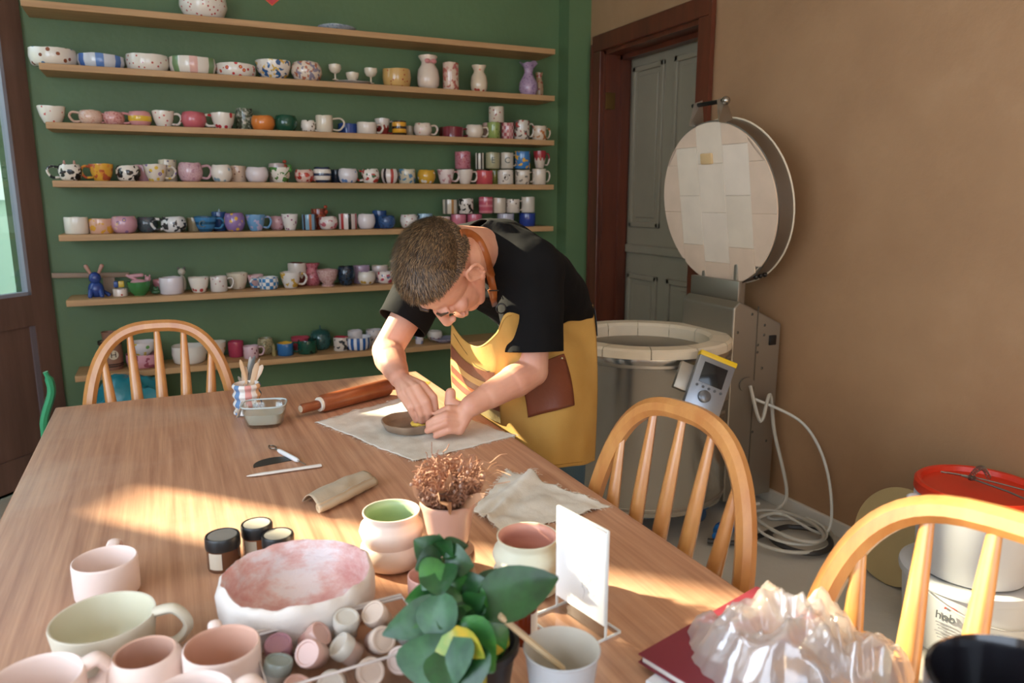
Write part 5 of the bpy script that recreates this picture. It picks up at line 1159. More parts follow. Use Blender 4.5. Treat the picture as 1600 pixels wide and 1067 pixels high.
# notebook, pad, plastic bag
n0 = onz(997, 1022, T + .02); n1 = onz(1120, 952, T + .02); dv = (n1 - n0); dv.z = 0; dv.normalize(); nv = Vector((dv.y, -dv.x, 0)); 
NR = Matrix((dv, nv, Vector((0, 0, 1)))).transposed(); 
if NR.determinant() < 0: NR = Matrix((dv, -nv, Vector((0, 0, 1)))).transposed()
cN = n0 + dv * .125 + nv * .09; 
t = thing('paper_pad', (cN.x - .012, cN.y - .014, T), 'white paper pad with blue block under the maroon notebook', 'paper pad')
MB().box((0, 0, .004), (.24, .17, .007), NR @ Matrix.Rotation(.09, 3, 'Z'), ch=.001).build('sheets', plain('#dfe2ea', .6), t, smooth=False)
MB().box(NR @ Vector((-.03, .02, .0078)), (.14, .1, .0006), NR @ Matrix.Rotation(.09, 3, 'Z')).build('blue_print', plain('#8c9cd0', .6), t, smooth=False)
t = thing('notebook', (cN.x, cN.y, T + .0085), 'maroon covered ring bound notebook under the plastic bag', 'notebook')
mb = MB(); mb.box((0, 0, .0012), (.25, .18, .002), NR, ch=.0008); mb.box((0, 0, .0118), (.25, .18, .002), NR, ch=.0008); mb.build('cover', plain('#7c2c38', .45), t, smooth=False)
MB().box((0, 0, .0065), (.242, .172, .0085), NR).build('pages', plain('#e0dcd4', .7), t, smooth=False)
mb = MB()
for i in range(14):
    c = NR @ Vector((.122, -.075 + .0115 * i, .0065)); mb.tube([c + NR @ Vector((.009 * math.cos(a), 0, .011 * math.sin(a))) for a in [2 * PI * j / 14 for j in range(14)]], .0012, 5, closed=True)
mb.build('ring_binding', plain('#b88c4c', .3, .8), t)
m_bag, nt, N, L, b = newmat('thin_plastic'); tr = N.new('ShaderNodeBsdfTransparent'); tr.inputs[0].default_value = (.97, .96, .95, 1)
di = N.new('ShaderNodeBsdfDiffuse'); di.inputs[0].default_value = srgb('#f2ece8'); tl = N.new('ShaderNodeBsdfTranslucent'); tl.inputs[0].default_value = srgb('#f2e6dc'); gl = N.new('ShaderNodeBsdfGlossy'); gl.inputs['Roughness'].default_value = .1
def mixs(f, a, b):
    m_ = N.new('ShaderNodeMixShader'); m_.inputs[0].default_value = f; L.new(a, m_.inputs[1]); L.new(b, m_.inputs[2]); return m_.outputs[0]
L.new(mixs(.16, mixs(.42, tr.outputs[0], mixs(.45, di.outputs[0], tl.outputs[0])), gl.outputs[0]), N['Material Output'].inputs[0])
bg0 = onz(1222, 1000, T + .04); t = thing('plastic_bag', (bg0.x, bg0.y, T + .02), 'crumpled translucent plastic bag lying on the maroon notebook', 'bag')
def bag_layer(seed, rad, hgt, c):
    rows = []; nr, na = 46, 110
    for i_ in range(nr + 1):
        r = i_ / nr; row = []
        for k_ in range(na):
            a = 2 * PI * k_ / na; e = 1 + .34 * noise.noise(Vector((math.cos(a) * 1.5, math.sin(a) * 1.5, seed))) + .10 * noise.noise(Vector((math.cos(a) * 5, math.sin(a) * 5, seed)))
            x, y = rad[0] * r * e * math.cos(a), rad[1] * r * e * math.sin(a)
            w = Vector((noise.noise(Vector((x * 12, y * 12, seed + 2))), noise.noise(Vector((x * 12, y * 12, seed + 7))), 0)) * .022; px_, py_ = x + w.x, y + w.y
            k1 = 1 - 2.6 * min(.38, abs(noise.noise(Vector((px_ * 15, py_ * 22, seed))))); k2 = 1 - 2.6 * min(.38, abs(noise.noise(Vector((px_ * 40, py_ * 24, seed + 4))))); k3 = 1 - 2.6 * min(.38, abs(noise.noise(Vector((px_ * 85, py_ * 60, seed + 9)))))
            h = (1 - r ** 3.2) * (hgt * (.42 + .62 * k1) + .011 * k2 + .003 * k3) + .002
            sh_ = 1 + .12 * (1 - r) * k1; row.append(R_ * x * sh_ + RG0 * y * sh_ + Vector((0, 0, max(.001, h))) + Vector(c))
        rows.append(row)
    return MB().grid(rows, closed=True).build('film', m_bag, t, angle=180)
bag_layer(3.3, (.118, .082), .072, (-.006, .0, 0)); bag_layer(9.1, (.098, .068), .050, (.0, .0, .001)); bag_layer(14.7, (.066, .046), .052, (.058, -.052, 0))
q = onz(1235, 1052, T + .03); t = thing('wooden_box', (q.x, q.y, T + .0225), 'small tan wooden piece seen through the plastic bag', 'box'); MB().box((0, 0, .014), (.04, .03, .026), Matrix.Rotation(.4, 3, 'Z'), ch=.003).build('block', plain('#c89a6c', .6), t)
# dark bowl at lower right corner
q = onz(1620, 1075, .93); t = thing('dark_bowl', (.66, .20, T), 'glossy black bowl at the lower right corner of the table', 'bowl')
t.location = (q.x, q.y, T); MB().lathe([(0, 0), (.05, 0), (.055, .005), (.072, .09), (.078, .165), (.078, .178), (.074, .18), (.07, .17), (.065, .09), (0, .01)], 64, inner=7, imi=0).build('body', plain('#17151a', .18, coat=.5), t)

# leafy plant
pl = onz(742, 1100, T); pl = Vector((pl.x, pl.y, T)); t = thing('leafy_plant', pl, 'leafy green plant with dark pot close to the camera at the bottom edge', 'potted plant')
MB().lathe([(0, 0), (.034, 0), (.036, .003), (.046, .07), (.05, .072), (.05, .08), (.045, .08), (.04, .06), (0, .058)], 40, inner=7, imi=1).build('pot', [plain('#1c1a1a', .4), plain('#2a1c14', .95)], t)
m_lf = {}
def leafmat(n, c1, c2, rough=.35):
    m, nt, N, L, b = newmat(n); v = tc(N, L); L.new(ramp(N, L, noise_n(N, L, v, 40, 3), [(.35, c1), (.65, c2)]), b.inputs['Base Color']); b.inputs['Roughness'].default_value = rough
    b.inputs['Subsurface Weight'].default_value = .0; bump(N, L, b, noise_n(N, L, v, 120, 3), .25, .002); return m
mA, mB_, mC, mD = leafmat('leaf_deep', '#17381a', '#234f22'), leafmat('leaf_mid', '#28562a', '#3d7630'), leafmat('leaf_blue_green', '#264a30', '#3a6440', .45), leafmat('leaf_yellowing', '#6c8a2c', '#b89a30')
# (base px, tip px, base depth, tip depth, width, material, bend, roll)
LV = [((745, 948), (866, 902), .80, .80, .040, mA, .12, .7), ((742, 935), (795, 890), .82, .84, .024, mC, .1, .4),
      ((700, 950), (615, 985), .80, .76, .03, mC, .5, .6), ((705, 960), (640, 1058), .79, .76, .036, mB_, .4, .9), ((690, 925), (640, 940), .82, .80, .024, mB_, .3, .3),
      ((688, 930), (684, 1005), .79, .76, .036, mC, .25, 1.6), ((690, 990), (680, 1080), .77, .73, .062, mC, .3, 1.5), ((715, 975), (760, 1050), .77, .74, .045, mB_, .3, 1.4),
      ((705, 985), (742, 1075), .76, .73, .04, mD, .3, 1.7), ((748, 985), (800, 1005), .8, .8, .03, mD, .4, .6), ((760, 965), (790, 1035), .8, .79, .024, mB_, .4, .2),
      ((690, 870), (650, 848), .84, .83, .028, mA, .3, .4), ((692, 868), (725, 845), .84, .84, .026, mA, .3, -.4), ((690, 875), (655, 885), .83, .81, .026, mA, .3, .8),
      ((695, 880), (728, 880), .83, .81, .03, mA, .4, .7), ((690, 885), (685, 925), .82, .79, .032, mA, .2, 1.4), ((692, 880), (660, 915), .82, .80, .026, mB_, .3, 1.0),
      ((688, 865), (684, 835), .84, .85, .012, mB_, .1, .2), ((690, 868), (700, 850), .84, .82, .02, mA, .2, 1.0),
      ((720, 925), (745, 905), .82, .80, .024, mA, .3, .3), ((722, 930), (700, 950), .81, .79, .028, mB_, .3, 1.1), ((730, 935), (755, 960), .81, .79, .028, mB_, .3, 1.2),
      ((735, 940), (728, 980), .80, .78, .03, mA, .3, 1.4), ((735, 935), (775, 965), .81, .80, .026, mA, .4, .9), ((725, 920), (700, 905), .82, .81, .02, mB_, .3, .2),
      ((700, 1000), (625, 1040), .79, .78, .03, mA, .5, .5), ((720, 1010), (715, 1090), .76, .72, .05, mA, .3, 1.3), ((745, 990), (768, 1010), .81, .81, .02, mD, .3, .2), ((730, 950), (750, 935), .80, .78, .02, mA, .2, .9), ((712, 945), (690, 970), .80, .77, .024, mA, .3, 1.2)]
for i, (b0, t0_, d0_, d1_, w_l, m_, bend, roll) in enumerate(LV):
    A0, A1 = P(*b0, d0_), P(*t0_, d1_); d = A1 - A0
    place_leaf('leaf', A0 - pl, d, d.length * 1.06, w_l * 1.45, bend, m_, t, roll=(roll - .8) * .6, fold=.3, wave=.3)
mb = MB(); tp = P(690, 872, .84) - pl; mb.tube(bez([(0, 0, .05), tp * .55 + Vector((.004, 0, .02)), tp], 8), .0032, 8); tp = P(735, 938, .81) - pl; mb.tube(bez([(.006, 0, .05), tp * .6, tp], 8), .003, 8); tp = P(700, 990, .78) - pl; mb.tube([(0, 0, .05), tp], .003, 8)
mb.build('stem', plain('#5a7038', .6), t)
o = MB().tube([P(722, 982, .77) - pl, P(752, 1045, .75) - pl, Vector((.01, -.01, .06))], .0035, 8).build('cut_stalk', plain('#c9c29a', .6), t)

# ------------------------------------------------------------------ the person
def remeshed(mb, voxel, smooth=6, name='tmp'):
    me = bpy.data.meshes.new(name); me.from_pydata([Vector(v) for v in mb.v], [], mb.f); o = bpy.data.objects.new(name, me); COL.objects.link(o)
    m = mod(o, 'REMESH'); m.mode = 'VOXEL'; m.voxel_size = voxel; m.use_smooth_shade = True
    s_ = mod(o, 'SMOOTH'); s_.factor = .5; s_.iterations = smooth
    dg = bpy.context.evaluated_depsgraph_get(); m2 = bpy.data.meshes.new_from_object(o.evaluated_get(dg)); bpy.data.objects.remove(o); return m2
def meshobj(name, me, mat, parent):
    me.materials.clear(); me.materials.append(mat); me.polygons.foreach_set('use_smooth', [True] * len(me.polygons)); o = bpy.data.objects.new(name, me); COL.objects.link(o); o.parent = parent; return o
SH = Vector((.5, -.857, 0)).normalized()      # his left
FW = Vector((-.857, -.5, 0)).normalized()     # the way he faces
pelv = P(856, 545, 2.26)
man = thing('person', (pelv.x, pelv.y, 0), 'person in black T-shirt and yellow apron bending over the table smoothing a clay plate', 'person')
man_o = Vector((pelv.x, pelv.y, 0))
def shift(mb): mb.v = [tuple(Vector(v) - man_o) for v in mb.v]; return mb
# head frame (r, g, z) -> world
RG = Vector((F_.x, F_.y, 0)).normalized()
def rgz(r, g_, z): return R_ * r + RG * g_ + Vector((0, 0, z))
hu = rgz(-.62, -.76, .14).normalized(); hf = rgz(-.20, -.06, -.97); hf = (hf - hu * hf.dot(hu)).normalized(); hl = hu.cross(hf).normalized()
earL = P(738, 425, 1.70); EC = earL - hl * .076 - Vector((0, 0, .008))
HS = 1.05
def Hd(f, l, u):
    if f > .03: f *= 1.12
    return EC + (hf * f + hl * l + hu * u) * HS
HM = Matrix((hf, hl, hu)).transposed()
NB = P(772, 392, 1.95)
shR, elR, wrR = P(684, 412, 2.10), P(604, 548, 2.02), P(624, 590, 1.862)
shL, elL, wrL = P(829, 424, 1.87), P(832, 580, 1.875), P(736, 634, 1.765)
body = MB()
body.ell(Hd(-.012, 0, .05), (0.1029, 0.0788, 0.0861), HM, 28, 18)
body.ell(Hd(.02, 0, .03), (0.0756, 0.0693, 0.0735), HM, 24, 14)
body.ell(Hd(.04, 0, -.028), (0.0525, 0.0567, 0.0788), HM, 24, 14)      # face
body.ell(Hd(.058, 0, -.085), (0.0294, 0.0315, 0.0231), HM)              # chin
for s_ in (-1, 1):
    body.cap(Hd(.0, s_ * .052, -.04), .018, Hd(.05, s_ * .026, -.086), .017)   # jaw
    body.ell(Hd(.062, s_ * .042, -.012), (.02, .02, .018), HM)          # cheekbone
    body.ell(Hd(.079, s_ * .03, .026), (.010, .022, .008), HM)          # brow
    body.ell(Hd(.074, s_ * .031, .008), (.012, .015, .011), HM)         # closed eye
    body.ell(Hd(.098, s_ * .011, -.029), (.010, .008, .008), HM)        # nostril wing
    # ear: helix, lobe and hollow
    pts = [Hd(-.004 + .0185 * math.cos(a) * (1 if math.sin(a) > -.2 else .8) - .004, s_ * (.079 + .007 * (math.cos(a) < 0)), .002 + .026 * math.sin(a)) for a in [math.radians(-110 + 24 * i) for i in range(15)]]
    body.tube(bez(pts, 2), .0048, 8)
    body.ell(Hd(-.006, s_ * .075, .0), (.014, .006, .024), HM); body.ell(Hd(.0, s_ * .079, -.026), (.009, .006, .010), HM); body.cap(Hd(-.012, s_ * .08, .012), .0035, Hd(-.008, s_ * .08, -.012), .0035)
body.cap(Hd(.084, 0, .018), .0085, Hd(.106, 0, -.022), .0125); body.ell(Hd(.106, 0, -.026), (.012, .013, .010), HM)
body.ell(Hd(.088, 0, -.058), (.012, .024, .0065), HM); body.ell(Hd(.085, 0, -.07), (.012, .021, .006), HM)
neck0 = Hd(-.03, 0, -.035)
body.cap(neck0, .059, NB, .056, 20); body.cap(Hd(-.055, 0, .0), .05, NB + Vector((0, 0, .01)), .05, 20)
chest = P(800, 436, 2.0)
body.cap(NB, .056, chest, .08, 20); body.cap(chest, .085, pelv + Vector((0, 0, .12)), .085, 20)
body.cap(NB + SH * .02, .045, shL - SH * .02, .045); body.cap(NB - SH * .02, .045, shR + SH * .02, .045)
for sh, el, wr in ((shR, elR, wrR), (shL, elL, wrL)):
    body.cap(sh, .052, sh.lerp(el, .55), .047); body.cap(sh.lerp(el, .5), .047, el, .04)
    mid = el.lerp(wr, .3); body.cap(el, .040, mid, .043); body.cap(mid, .043, el.lerp(wr, .72), .033); body.cap(el.lerp(wr, .7), .033, wr, .0265)
# right hand (pressing the sponge)
def finger(body, pts, r): 
    for i in range(len(pts) - 1): body.cap(pts[i], r[i], pts[i + 1], r[i + 1], 10)
RHF = [[(660, 603, 1.80), (677, 621, 1.785), (680, 640, 1.785), (678, 652, 1.795)],
       [(651, 606, 1.79), (666, 628, 1.765), (670, 644, 1.77), (669, 656, 1.785)],
       [(640, 610, 1.79), (653, 634, 1.765), (658, 648, 1.77), (659, 658, 1.785)],
       [(628, 616, 1.80), (640, 636, 1.775), (646, 648, 1.78), (650, 657, 1.79)]]
RR = [[.013, .0112, .0099, .0088], [.013, .0114, .0101, .0089], [.0126, .0109, .0096, .0085], [.012, .0099, .0087, .0078]]
for k_ in range(4):
    pt = [P(*q) for q in RHF[k_]]; finger(body, pt, RR[k_]); body.cap(wrR.lerp(pt[0], .15), .018, pt[0], .0125, 12)
body.cap(wrR, .024, P(645, 612, 1.81), .020); body.cap(wrR, .022, P(652, 614, 1.825), .018)
finger(body, [P(640, 606, 1.84), P(664, 624, 1.85), P(676, 640, 1.835), P(672, 652, 1.82)], [.015, .0125, .011, .0095])
# left hand cupping the plate, thumb up
LHF = [[(718, 641, 1.765), (701, 639, 1.75), (691, 643, 1.755), (683, 647, 1.765)],
       [(719, 652, 1.755), (697, 649, 1.735), (681, 655, 1.737), (670, 662, 1.745)],
       [(719, 663, 1.75), (697, 661, 1.73), (681, 667, 1.732), (668, 673, 1.74)],
       [(718, 672, 1.748), (702, 672, 1.735), (690, 677, 1.735), (681, 681, 1.74)]]
for k_ in range(4):
    pt = [P(*q) for q in LHF[k_]]; finger(body, pt, RR[k_]); body.cap(wrL.lerp(pt[0], .12), .018, pt[0], .0125, 12)
body.cap(wrL, .025, P(718, 655, 1.758), .019)
finger(body, [P(730, 640, 1.78), P(716, 636, 1.79), P(703, 630, 1.795), P(704, 614, 1.80)], [.019, .0165, .0145, .0135])
m_skin, nt, N, L, b = newmat('skin'); v = tc(N, L); L.new(ramp(N, L, noise_n(N, L, v, 14, 5), [(.3, '#c98d74'), (.7, '#d8a288')]), b.inputs['Base Color']); b.inputs['Roughness'].default_value = .48
b.inputs['Subsurface Weight'].default_value = .15; b.inputs['Subsurface Radius'].default_value = (.012, .004, .002); b.inputs['Subsurface Scale'].default_value = .6; bump(N, L, b, noise_n(N, L, v, 160, 3), .12, .001)
o_body = meshobj('body', remeshed(shift(body), .0028, 5), m_skin, man)
# T-shirt
def ring_t(c, ax, w, d, n=28, front=None):
    ax = ax.normalized(); s_ = (SH - ax * SH.dot(ax)).normalized(); f = s_.cross(ax).normalized()
    return [c + s_ * w * math.cos(a) + f * d * math.sin(a) * (1.0) for a in [2 * PI * i / n for i in range(n)]]
shirt = MB()
sp_pts = [NB + (neck0 - NB).normalized() * .07, NB, P(785, 418, 1.97), P(804, 436, 2.03), P(828, 458, 2.10), P(848, 484, 2.17), P(850, 515, 2.22)]
dim = [(.09, .085), (.112, .092), (.18, .10), (.19, .108), (.172, .105), (.158, .1), (.15, .1)]
rings = []
for i, (c, (w, d)) in enumerate(zip(sp_pts, dim)):
    ax = sp_pts[min(i + 1, len(sp_pts) - 1)] - sp_pts[max(i - 1, 0)]; rings.append(ring_t(c, ax, w, d))
shirt.grid(rings, closed=True); shirt.f += [tuple(range(28)), tuple((len(rings) - 1) * 28 + i for i in range(28))]
slv = []
for s_, sh in ((-1, shR), (1, shL)): shirt.cap(NB + SH * s_ * .015, .084, sh, .084, 28)
for sh, el, sg in ((shR, elR, -1), (shL, elL, 1)):
    e = sh.lerp(el, .95); k_ = 1.1 if sg > 0 else 1; shirt.cap(sh - SH * sg * .05, .085, sh, .078 * k_, 28); shirt.cap(sh, .076 * k_, sh.lerp(el, .4), .072 * k_, 28); shirt.cap(sh.lerp(el, .3), .073 * k_, e, .068 * k_, 28); slv.append((sh, el))
me = remeshed(shift(shirt), .006, 8)
bm = bmesh.new(); bm.from_mesh(me)
def cut(co, no, cond):
    bm.verts.ensure_lookup_table(); vs = [v for v in bm.verts if cond(v.co)]; fs = {f for v in vs for f in v.link_faces}; es = {e for f in fs for e in f.edges}; vv = {v for f in fs for v in f.verts}
    bmesh.ops.bisect_plane(bm, geom=list(vv) + list(es) + list(fs), dist=1e-5, plane_co=co, plane_no=no, clear_outer=True)
for (sh, el), fr_, tilt in ((slv[0], .70, 0), (slv[1], .80, 0)):
    ax = (el - sh).normalized(); c = sh.lerp(el, fr_) - man_o
    cut(c, ax, lambda p, c=c, ax=ax: (p - c).length < .14 and (p - c).dot(ax) > -.05)
A_, D_, B_ = P(752, 338, 2.0), P(676, 368, 2.03), P(768, 415, 1.84)
nn_ = (B_ - A_).cross(D_ - A_).normalized(); c = (A_ + D_ + B_) / 3
if (EC - c).dot(nn_) < 0: nn_ = -nn_
c = c + nn_ * .022 + SH * -.03; nn_ = (nn_ - SH * .30).normalized(); cut(c - man_o, nn_, lambda p: True)
for v_ in bm.verts:
    n_ = noise.noise(v_.co * 9 + Vector((3, 1, 2))) * .006 + .004 * noise.noise(Vector((v_.co.x * 22, v_.co.y * 22, v_.co.z * 9))); v_.co += v_.normal * n_
bm.to_mesh(me); bm.free()
m_shirt = plain('#100f0f', .9, 0, (25, .25), .0, key='black_cotton'); m_shirt.node_tree.nodes['Principled BSDF'].inputs['Specular IOR Level'].default_value = .15
o_shirt = meshobj('t_shirt', me, m_shirt, man); mod(o_shirt, 'SOLIDIFY', thickness=.003, offset=1)
# jeans and shoes
jn = MB(); m_jean = plain('#2f4a5e', .85, 0, (180, .3), .15, key='denim')
jn.ell(P(842, 548, 2.27), (.14, .10, .13), Matrix((SH, FW, Vector((0, 0, 1)))).transposed(), 24, 14); jn.cap(P(843, 540, 2.26), .10, P(846, 505, 2.22), .09)
feet = []
for s_, fo in ((-1, .05), (1, -.03)):
    hp = pelv - R_ * .03 + SH * s_ * .075 - Vector((0, 0, .03)); kn = Vector((hp.x, hp.y, .47)) + FW * (.03 + fo) + SH * s_ * .02; an_ = Vector((hp.x, hp.y, .09)) + SH * s_ * .03 + FW * fo
    jn.cap(hp, .098, kn, .068); jn.cap(kn, .068, an_, .056); feet.append(an_)
meshobj('jeans', remeshed(shift(jn), .009, 6), m_jean, man)
for an_ in feet:
    s_ = MB(); s_.cap(an_ + FW * .0 + Vector((0, 0, -.03)), .046, an_ + FW * .13 + Vector((0, 0, -.048)), .040); s_.cap(an_ - FW * .04 + Vector((0, 0, -.045)), .038, an_ + Vector((0, 0, .0)), .045)
    s_.v = [(x, y, max(z, .004)) for x, y, z in s_.v]; meshobj('shoe', remeshed(shift(s_), .007, 4), plain('#2a2626', .6), man)
# apron
AG = [[(706, 506, 2.06), (724, 530, 1.97), (748, 541, 1.89), (775, 520, 1.82), (797, 488, 1.77), (862, 512, 1.96), (926, 476, 2.11)],
      [(705, 548, 2.07), (728, 566, 1.98), (760, 575, 1.90), (795, 565, 1.86), (830, 560, 1.87), (885, 542, 1.96), (931, 530, 2.10)],
      [(706, 595, 2.10), (732, 610, 2.02), (768, 620, 1.95), (806, 620, 1.91), (845, 610, 1.91), (900, 595, 1.97), (933, 585, 2.10)],
      [(712, 650, 2.17), (738, 660, 2.10), (772, 670, 2.02), (812, 675, 1.95), (855, 668, 1.92), (905, 655, 1.97), (932, 650, 2.08)],
      [(722, 722, 2.17), (745, 728, 2.10), (780, 732, 2.02), (820, 733, 1.96), (862, 731, 1.93), (905, 727, 1.99), (929, 720, 2.10)]]
def cr(a, b, c, d, t): return .5 * ((2 * b) + (c - a) * t + (2 * a - 5 * b + 4 * c - d) * t * t + (3 * b - a - 3 * c + d) * t ** 3)
AGW = [[P(*q) for q in r] for r in AG]
def apron(u, v, off=0.0):
    def row(i):
        r = AGW[i]; k = min(int(u), len(r) - 2); t_ = u - k
        return cr(r[max(k - 1, 0)], r[k], r[k + 1], r[min(k + 2, len(r) - 1)], t_)
    k = min(int(v), len(AGW) - 2); t_ = v - k
    p = cr(row(max(k - 1, 0)), row(k), row(k + 1), row(min(k + 2, len(AGW) - 1)), t_)
    w = .0035 * math.sin(u * 5.2 + v * 1.4) * min(1, v) + .006 * noise.noise(Vector((u * 1.6, v * 1.1, 3))) + (.010 * math.sin(u * 6.0 - v * 3.4) * math.exp(-((u - 5.3) / .8) ** 2 - ((v - .7) / .8) ** 2))
    return p - F_ * (w + off)
def patch(u0, u1, v0, v1, off, nu, nv, fn=None): return MB().grid([[apron(u0 + (u1 - u0) * j / nu, v0 + (v1 - v0) * i / nv, off) - man_o for j in range(nu + 1)] for i in range(nv + 1)])
m_apr, nt, N, L, b = newmat('yellow_canvas'); v = tc(N, L); L.new(ramp(N, L, noise_n(N, L, v, 8, 5), [(.3, '#b28840'), (.7, '#c09850')]), b.inputs['Base Color']); b.inputs['Roughness'].default_value = .85; bump(N, L, b, noise_n(N, L, v, 260, 2), .2, .002)
o_ap = patch(0, 6, 0, 4, 0, 60, 44).build('apron', m_apr, man); mod(o_ap, 'SOLIDIFY', thickness=.003, offset=0)
m_lea = plain('#6e3620', .42, 0, (120, .15), .06, key='brown_leather'); m_tan = plain('#9c5628', .38, 0, (120, .12), .06, key='tan_leather')
# pocket with stitched top band and rivet
PU0, PU1, PV0, PV1 = 3.38, 4.86, 1.18, 2.62
o_pk = patch(PU0, PU1, PV0, PV1, .007, 16, 16).build('leather_pocket', m_lea, o_ap); mod(o_pk, 'SOLIDIFY', thickness=.003)
patch(PU0, PU1, PV0, PV0 + .17, .0115, 16, 3).build('pocket_band', m_lea, o_pk)
MB().ell(apron(PU1 - .1, PV0 + .1, .014) - man_o, .004, seg=10, rings=6).build('rivet', plain('#c8b890', .3, .9), o_pk)
# striped band at the left of the bib
cols_ = ['#6c3a26', '#b8955c', '#6c3a26', '#c87844', '#6c3a26', '#9c8a60']
vv = [.95, 1.38, 1.62, 1.85, 1.98, 2.2, 2.55]
for i, c in enumerate(cols_):
    mb = MB(); nU = 16; rows = []
    for a_ in range(5):
        rows.append([apron(2.3 * j / nU, min(3.9, (vv[i] + (vv[i + 1] - vv[i]) * a_ / 4) + .42 * (j / nU) - .18), 0.0075 + .0012 * (i % 2)) - man_o for j in range(nU + 1)])
    mb.grid(rows); mb.build('leather_stripe', plain(c, .5, 0, (120, .15), .05), o_ap)
MB().tube([apron(u, v_, .004) - man_o for u, v_ in [(.25, .35), (.7, .45), (1.1, .62), (1.5, .95), (2.0, 1.12), (2.7, 1.2)]], .0009, 5).build('seam', plain('#3c2c18', .8), o_ap)
MB().tube([apron(6 * i / 40, 3.88, .002) - man_o for i in range(41)], .0008, 4).build('hem_stitch', plain('#8a6420', .8), o_ap)
MB().tube([apron(4 * i / 30, .10, .002) - man_o for i in range(31)], .0009, 4).build('hem_stitch', plain('#8a6420', .8), o_ap)
# surface casting for strap, brows, hair
dg = bpy.context.evaluated_depsgraph_get()
BV = [BVHTree.FromObject(o, dg) for o in (o_body, o_shirt)]
def cast(x, y, lift=.003):
    r = ray(x, y).normalized(); o = CAM - man_o; best = None
    for bvh in BV:
        h = bvh.ray_cast(o, r)
        if h[0] is not None and (best is None or h[3] < best): best = h[3]
    return None if best is None else o + r * (best - lift)
def strap(pxs, w, name, mat, parent, lift=.004):
    L1, L2 = [], []
    pts = bez([Vector((x, y, 0)) for x, y in pxs], 6); last = None; dep = []
    for i, p in enumerate(pts):
        c = cast(p.x, p.y, lift); dep.append(None if c is None else (c + man_o - CAM).dot(F_))
    known = [d for d in dep if d]; 
    for i in range(len(dep)):
        if dep[i] is None: dep[i] = dep[i - 1] if i and dep[i - 1] else known[0]
    for _ in range(3): dep = [dep[0]] + [min(dep[i], (dep[i - 1] + dep[i] + dep[i + 1]) / 3 + .0) for i in range(1, len(dep) - 1)] + [dep[-1]]
    rows = []
    for i, p in enumerate(pts):
        a, b2_ = pts[max(i - 1, 0)], pts[min(i + 1, len(pts) - 1)]; t_ = (b2_ - a); t_.normalize(); n_ = Vector((-t_.y, t_.x, 0))
        h = w / dep[i] * FPX / 2; rows.append([P(p.x + n_.x * k * h, p.y + n_.y * k * h, dep[i] + .002 * abs(k)) - man_o for k in (-1, 0, 1)])
    o = MB().grid(rows).build(name, mat, parent); mod(o, 'SOLIDIFY', thickness=.0035, offset=1); return o
strap([(719, 366), (727, 365), (737, 368), (748, 378), (757, 397), (765, 424), (771, 448), (776, 474)], .021, 'neck_strap', m_tan, o_ap)
strap([(770, 452), (777, 478)], .026, 'strap_loop', m_tan, o_ap, .009)
for x, y in ((771, 454), (776, 474)):
    c = cast(x, y, .014)
    if c: MB().tube([c - R_ * .013, c + R_ * .013], .0018, 6).build('buckle_bar', m_darkmetal, o_ap)
c = cast(783, 482, .02) or (P(783, 482, 1.78) - man_o)
MB().tube([c + R_ * .012 * math.cos(a) + Vector((0, 0, .012 * math.sin(a))) for a in [2 * PI * i / 16 for i in range(16)]], .002, 6, closed=True).build('ring', m_darkmetal, o_ap)
MB().tube(bez([P(916, 470, 2.2) - man_o, P(926, 480, 2.24) - man_o, P(930, 505, 2.24) - man_o, P(931, 525, 2.24) - man_o], 5), .007, 8, flat=(1, .4)).build('waist_tie', m_black, o_ap)
# collar ring
bm = bmesh.new(); bm.from_mesh(o_shirt.data); be = [e for e in bm.edges if e.is_boundary and (((e.verts[0].co + e.verts[1].co) / 2) - (NB - man_o)).length < .2]
adj = {}
for e in be:
    for a, b_ in ((e.verts[0], e.verts[1]), (e.verts[1], e.verts[0])): adj.setdefault(a.index, []).append(b_.index)
co = {v_.index: v_.co.copy() for v_ in bm.verts}; loop = []
if adj:
    st_ = next(iter(adj)); loop = [st_]; prev = None; cur = st_
    while True:
        nx = [k for k in adj[cur] if k != prev]
        if not nx or nx[0] == st_ or len(loop) > 2000: break
        prev, cur = cur, nx[0]; loop.append(cur)
bm.free()
if len(loop) > 20:
    pts = [co[i] for i in loop]; n = len(pts); k = 5
    sm = [sum((pts[(i + j) % n] for j in range(-k, k + 1)), Vector()) / (2 * k + 1) for i in range(0, n, 4)]
    MB().tube(sm, .006, 8, closed=True, flat=(1.4, .7)).build('collar', m_shirt, o_shirt)
# eyebrows and lashes
m_hair = plain('#41301f', .45, key='brown_hair'); 
mb = MB()
for s_ in (-1, 1):
    mb.tube([Hd(.088, s_ * .014, .028) - man_o, Hd(.088, s_ * .032, .034) - man_o, Hd(.079, s_ * .048, .029) - man_o], [.003, .0038, .0018], 8)
mb.build('eyebrows', m_hair, man)
mb = MB()
for s_ in (-1, 1): mb.tube([Hd(.083, s_ * .020, .0035) - man_o, Hd(.0865, s_ * .031, .001) - man_o, Hd(.081, s_ * .043, .004) - man_o], .0012, 6)
mb.build('eyelashes', m_black, man)
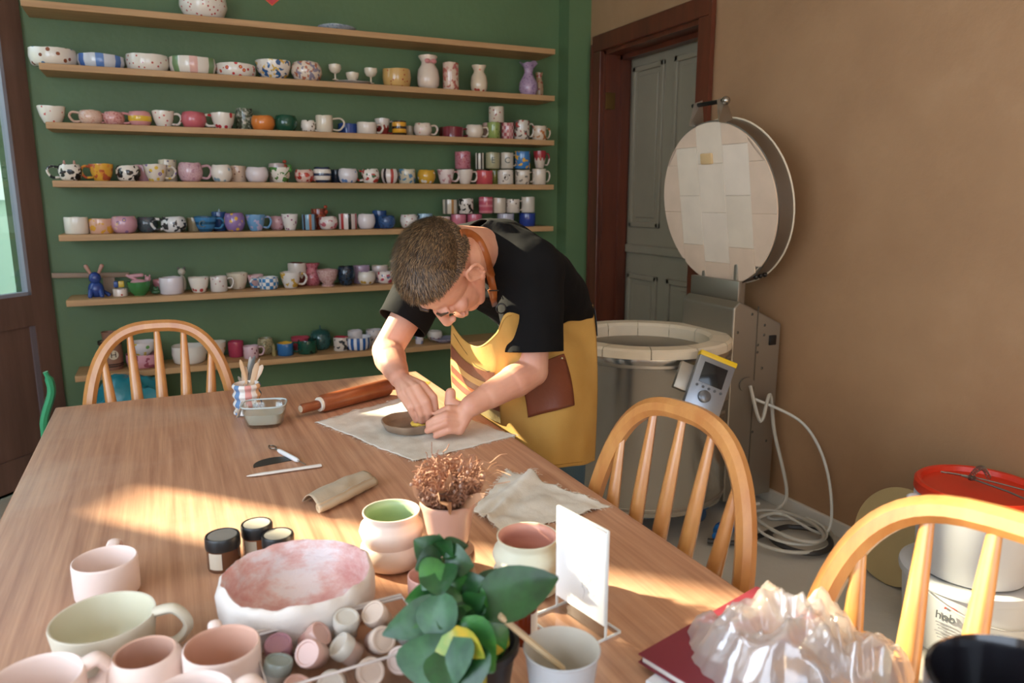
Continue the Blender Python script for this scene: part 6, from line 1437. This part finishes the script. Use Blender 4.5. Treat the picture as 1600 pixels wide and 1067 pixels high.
# hair: cap plus short strands
HC = Hd(-.012, 0, .05); HRr = (.098, .079, .0855)
def hairzone(d):   # d unit (f, l, u)
    k = (d.x + 1) / 2; return d.z > -.62 + 1.22 * k ** 1.7 + (.10 if abs(d.y) > .8 else 0)
def flow(d):
    t_ = Vector((.75, d.y * .35, -.35 if d.x > 0 else .5)) ; 
    if d.z < .15: t_ = Vector((.35, 0, -.8))
    n_ = Vector((d.x / HRr[0], d.y / HRr[1], d.z / HRr[2])).normalized(); t_ = t_ - n_ * t_.dot(n_); return t_.normalized(), n_
mb = MB(); e = MB(); e.ell((0, 0, 0), 1, seg=48, rings=32); keep = []
vs = []
for v_ in e.v:
    d = Vector(v_); ln_ = .0045 + .004 * max(0, min(1, (d.z + .1) * 1.5)); vs.append(HC + HM @ Vector((d.x * (HRr[0] + ln_), d.y * (HRr[1] + ln_ * .8), d.z * (HRr[2] + ln_ * 1.4))) - man_o)
fs = [f for f in e.f if all(hairzone(Vector(e.v[i])) for i in f)]
mb.add(vs, fs); capo = mb.build('hair', m_hair, man); 
used = None
rnd = random.Random(2); mb = MB()
for i in range(26000):
    d = Vector((rnd.gauss(0, 1), rnd.gauss(0, 1), rnd.gauss(0, 1))).normalized()
    if not hairzone(d - Vector((0, 0, .03 * rnd.random()))): continue
    top = max(0, min(1, (d.z + .05) * 1.4)); ln_ = .0045 + .004 * top
    base = Vector((d.x * (HRr[0] + ln_), d.y * (HRr[1] + ln_ * .8), d.z * (HRr[2] + ln_ * 1.4))); t_, n_ = flow(d)
    L_ = (.005 + .013 * top) * rnd.uniform(.7, 1.25); t_ = (t_ + Vector((rnd.gauss(0, .22), rnd.gauss(0, .22), rnd.gauss(0, .22)))).normalized()
    m1 = base + t_ * L_ * .5 + n_ * L_ * .22; e1 = base + t_ * L_ + n_ * L_ * .25; s_ = t_.cross(n_).normalized() * .00055
    q = [HC + HM @ p - man_o for p in (base - s_ - n_ * .002, base + s_ - n_ * .002, m1 + s_ * .8, m1 - s_ * .8, e1)]
    mb.add(q, [(0, 1, 2, 3), (3, 2, 4)], 0 if rnd.random() < .6 else 1)
o_h = mb.build('hair_strands', [m_hair, plain('#8a6c4a', .4, key='brown_hair_light')], capo); o_h['kind'] = 'stuff'
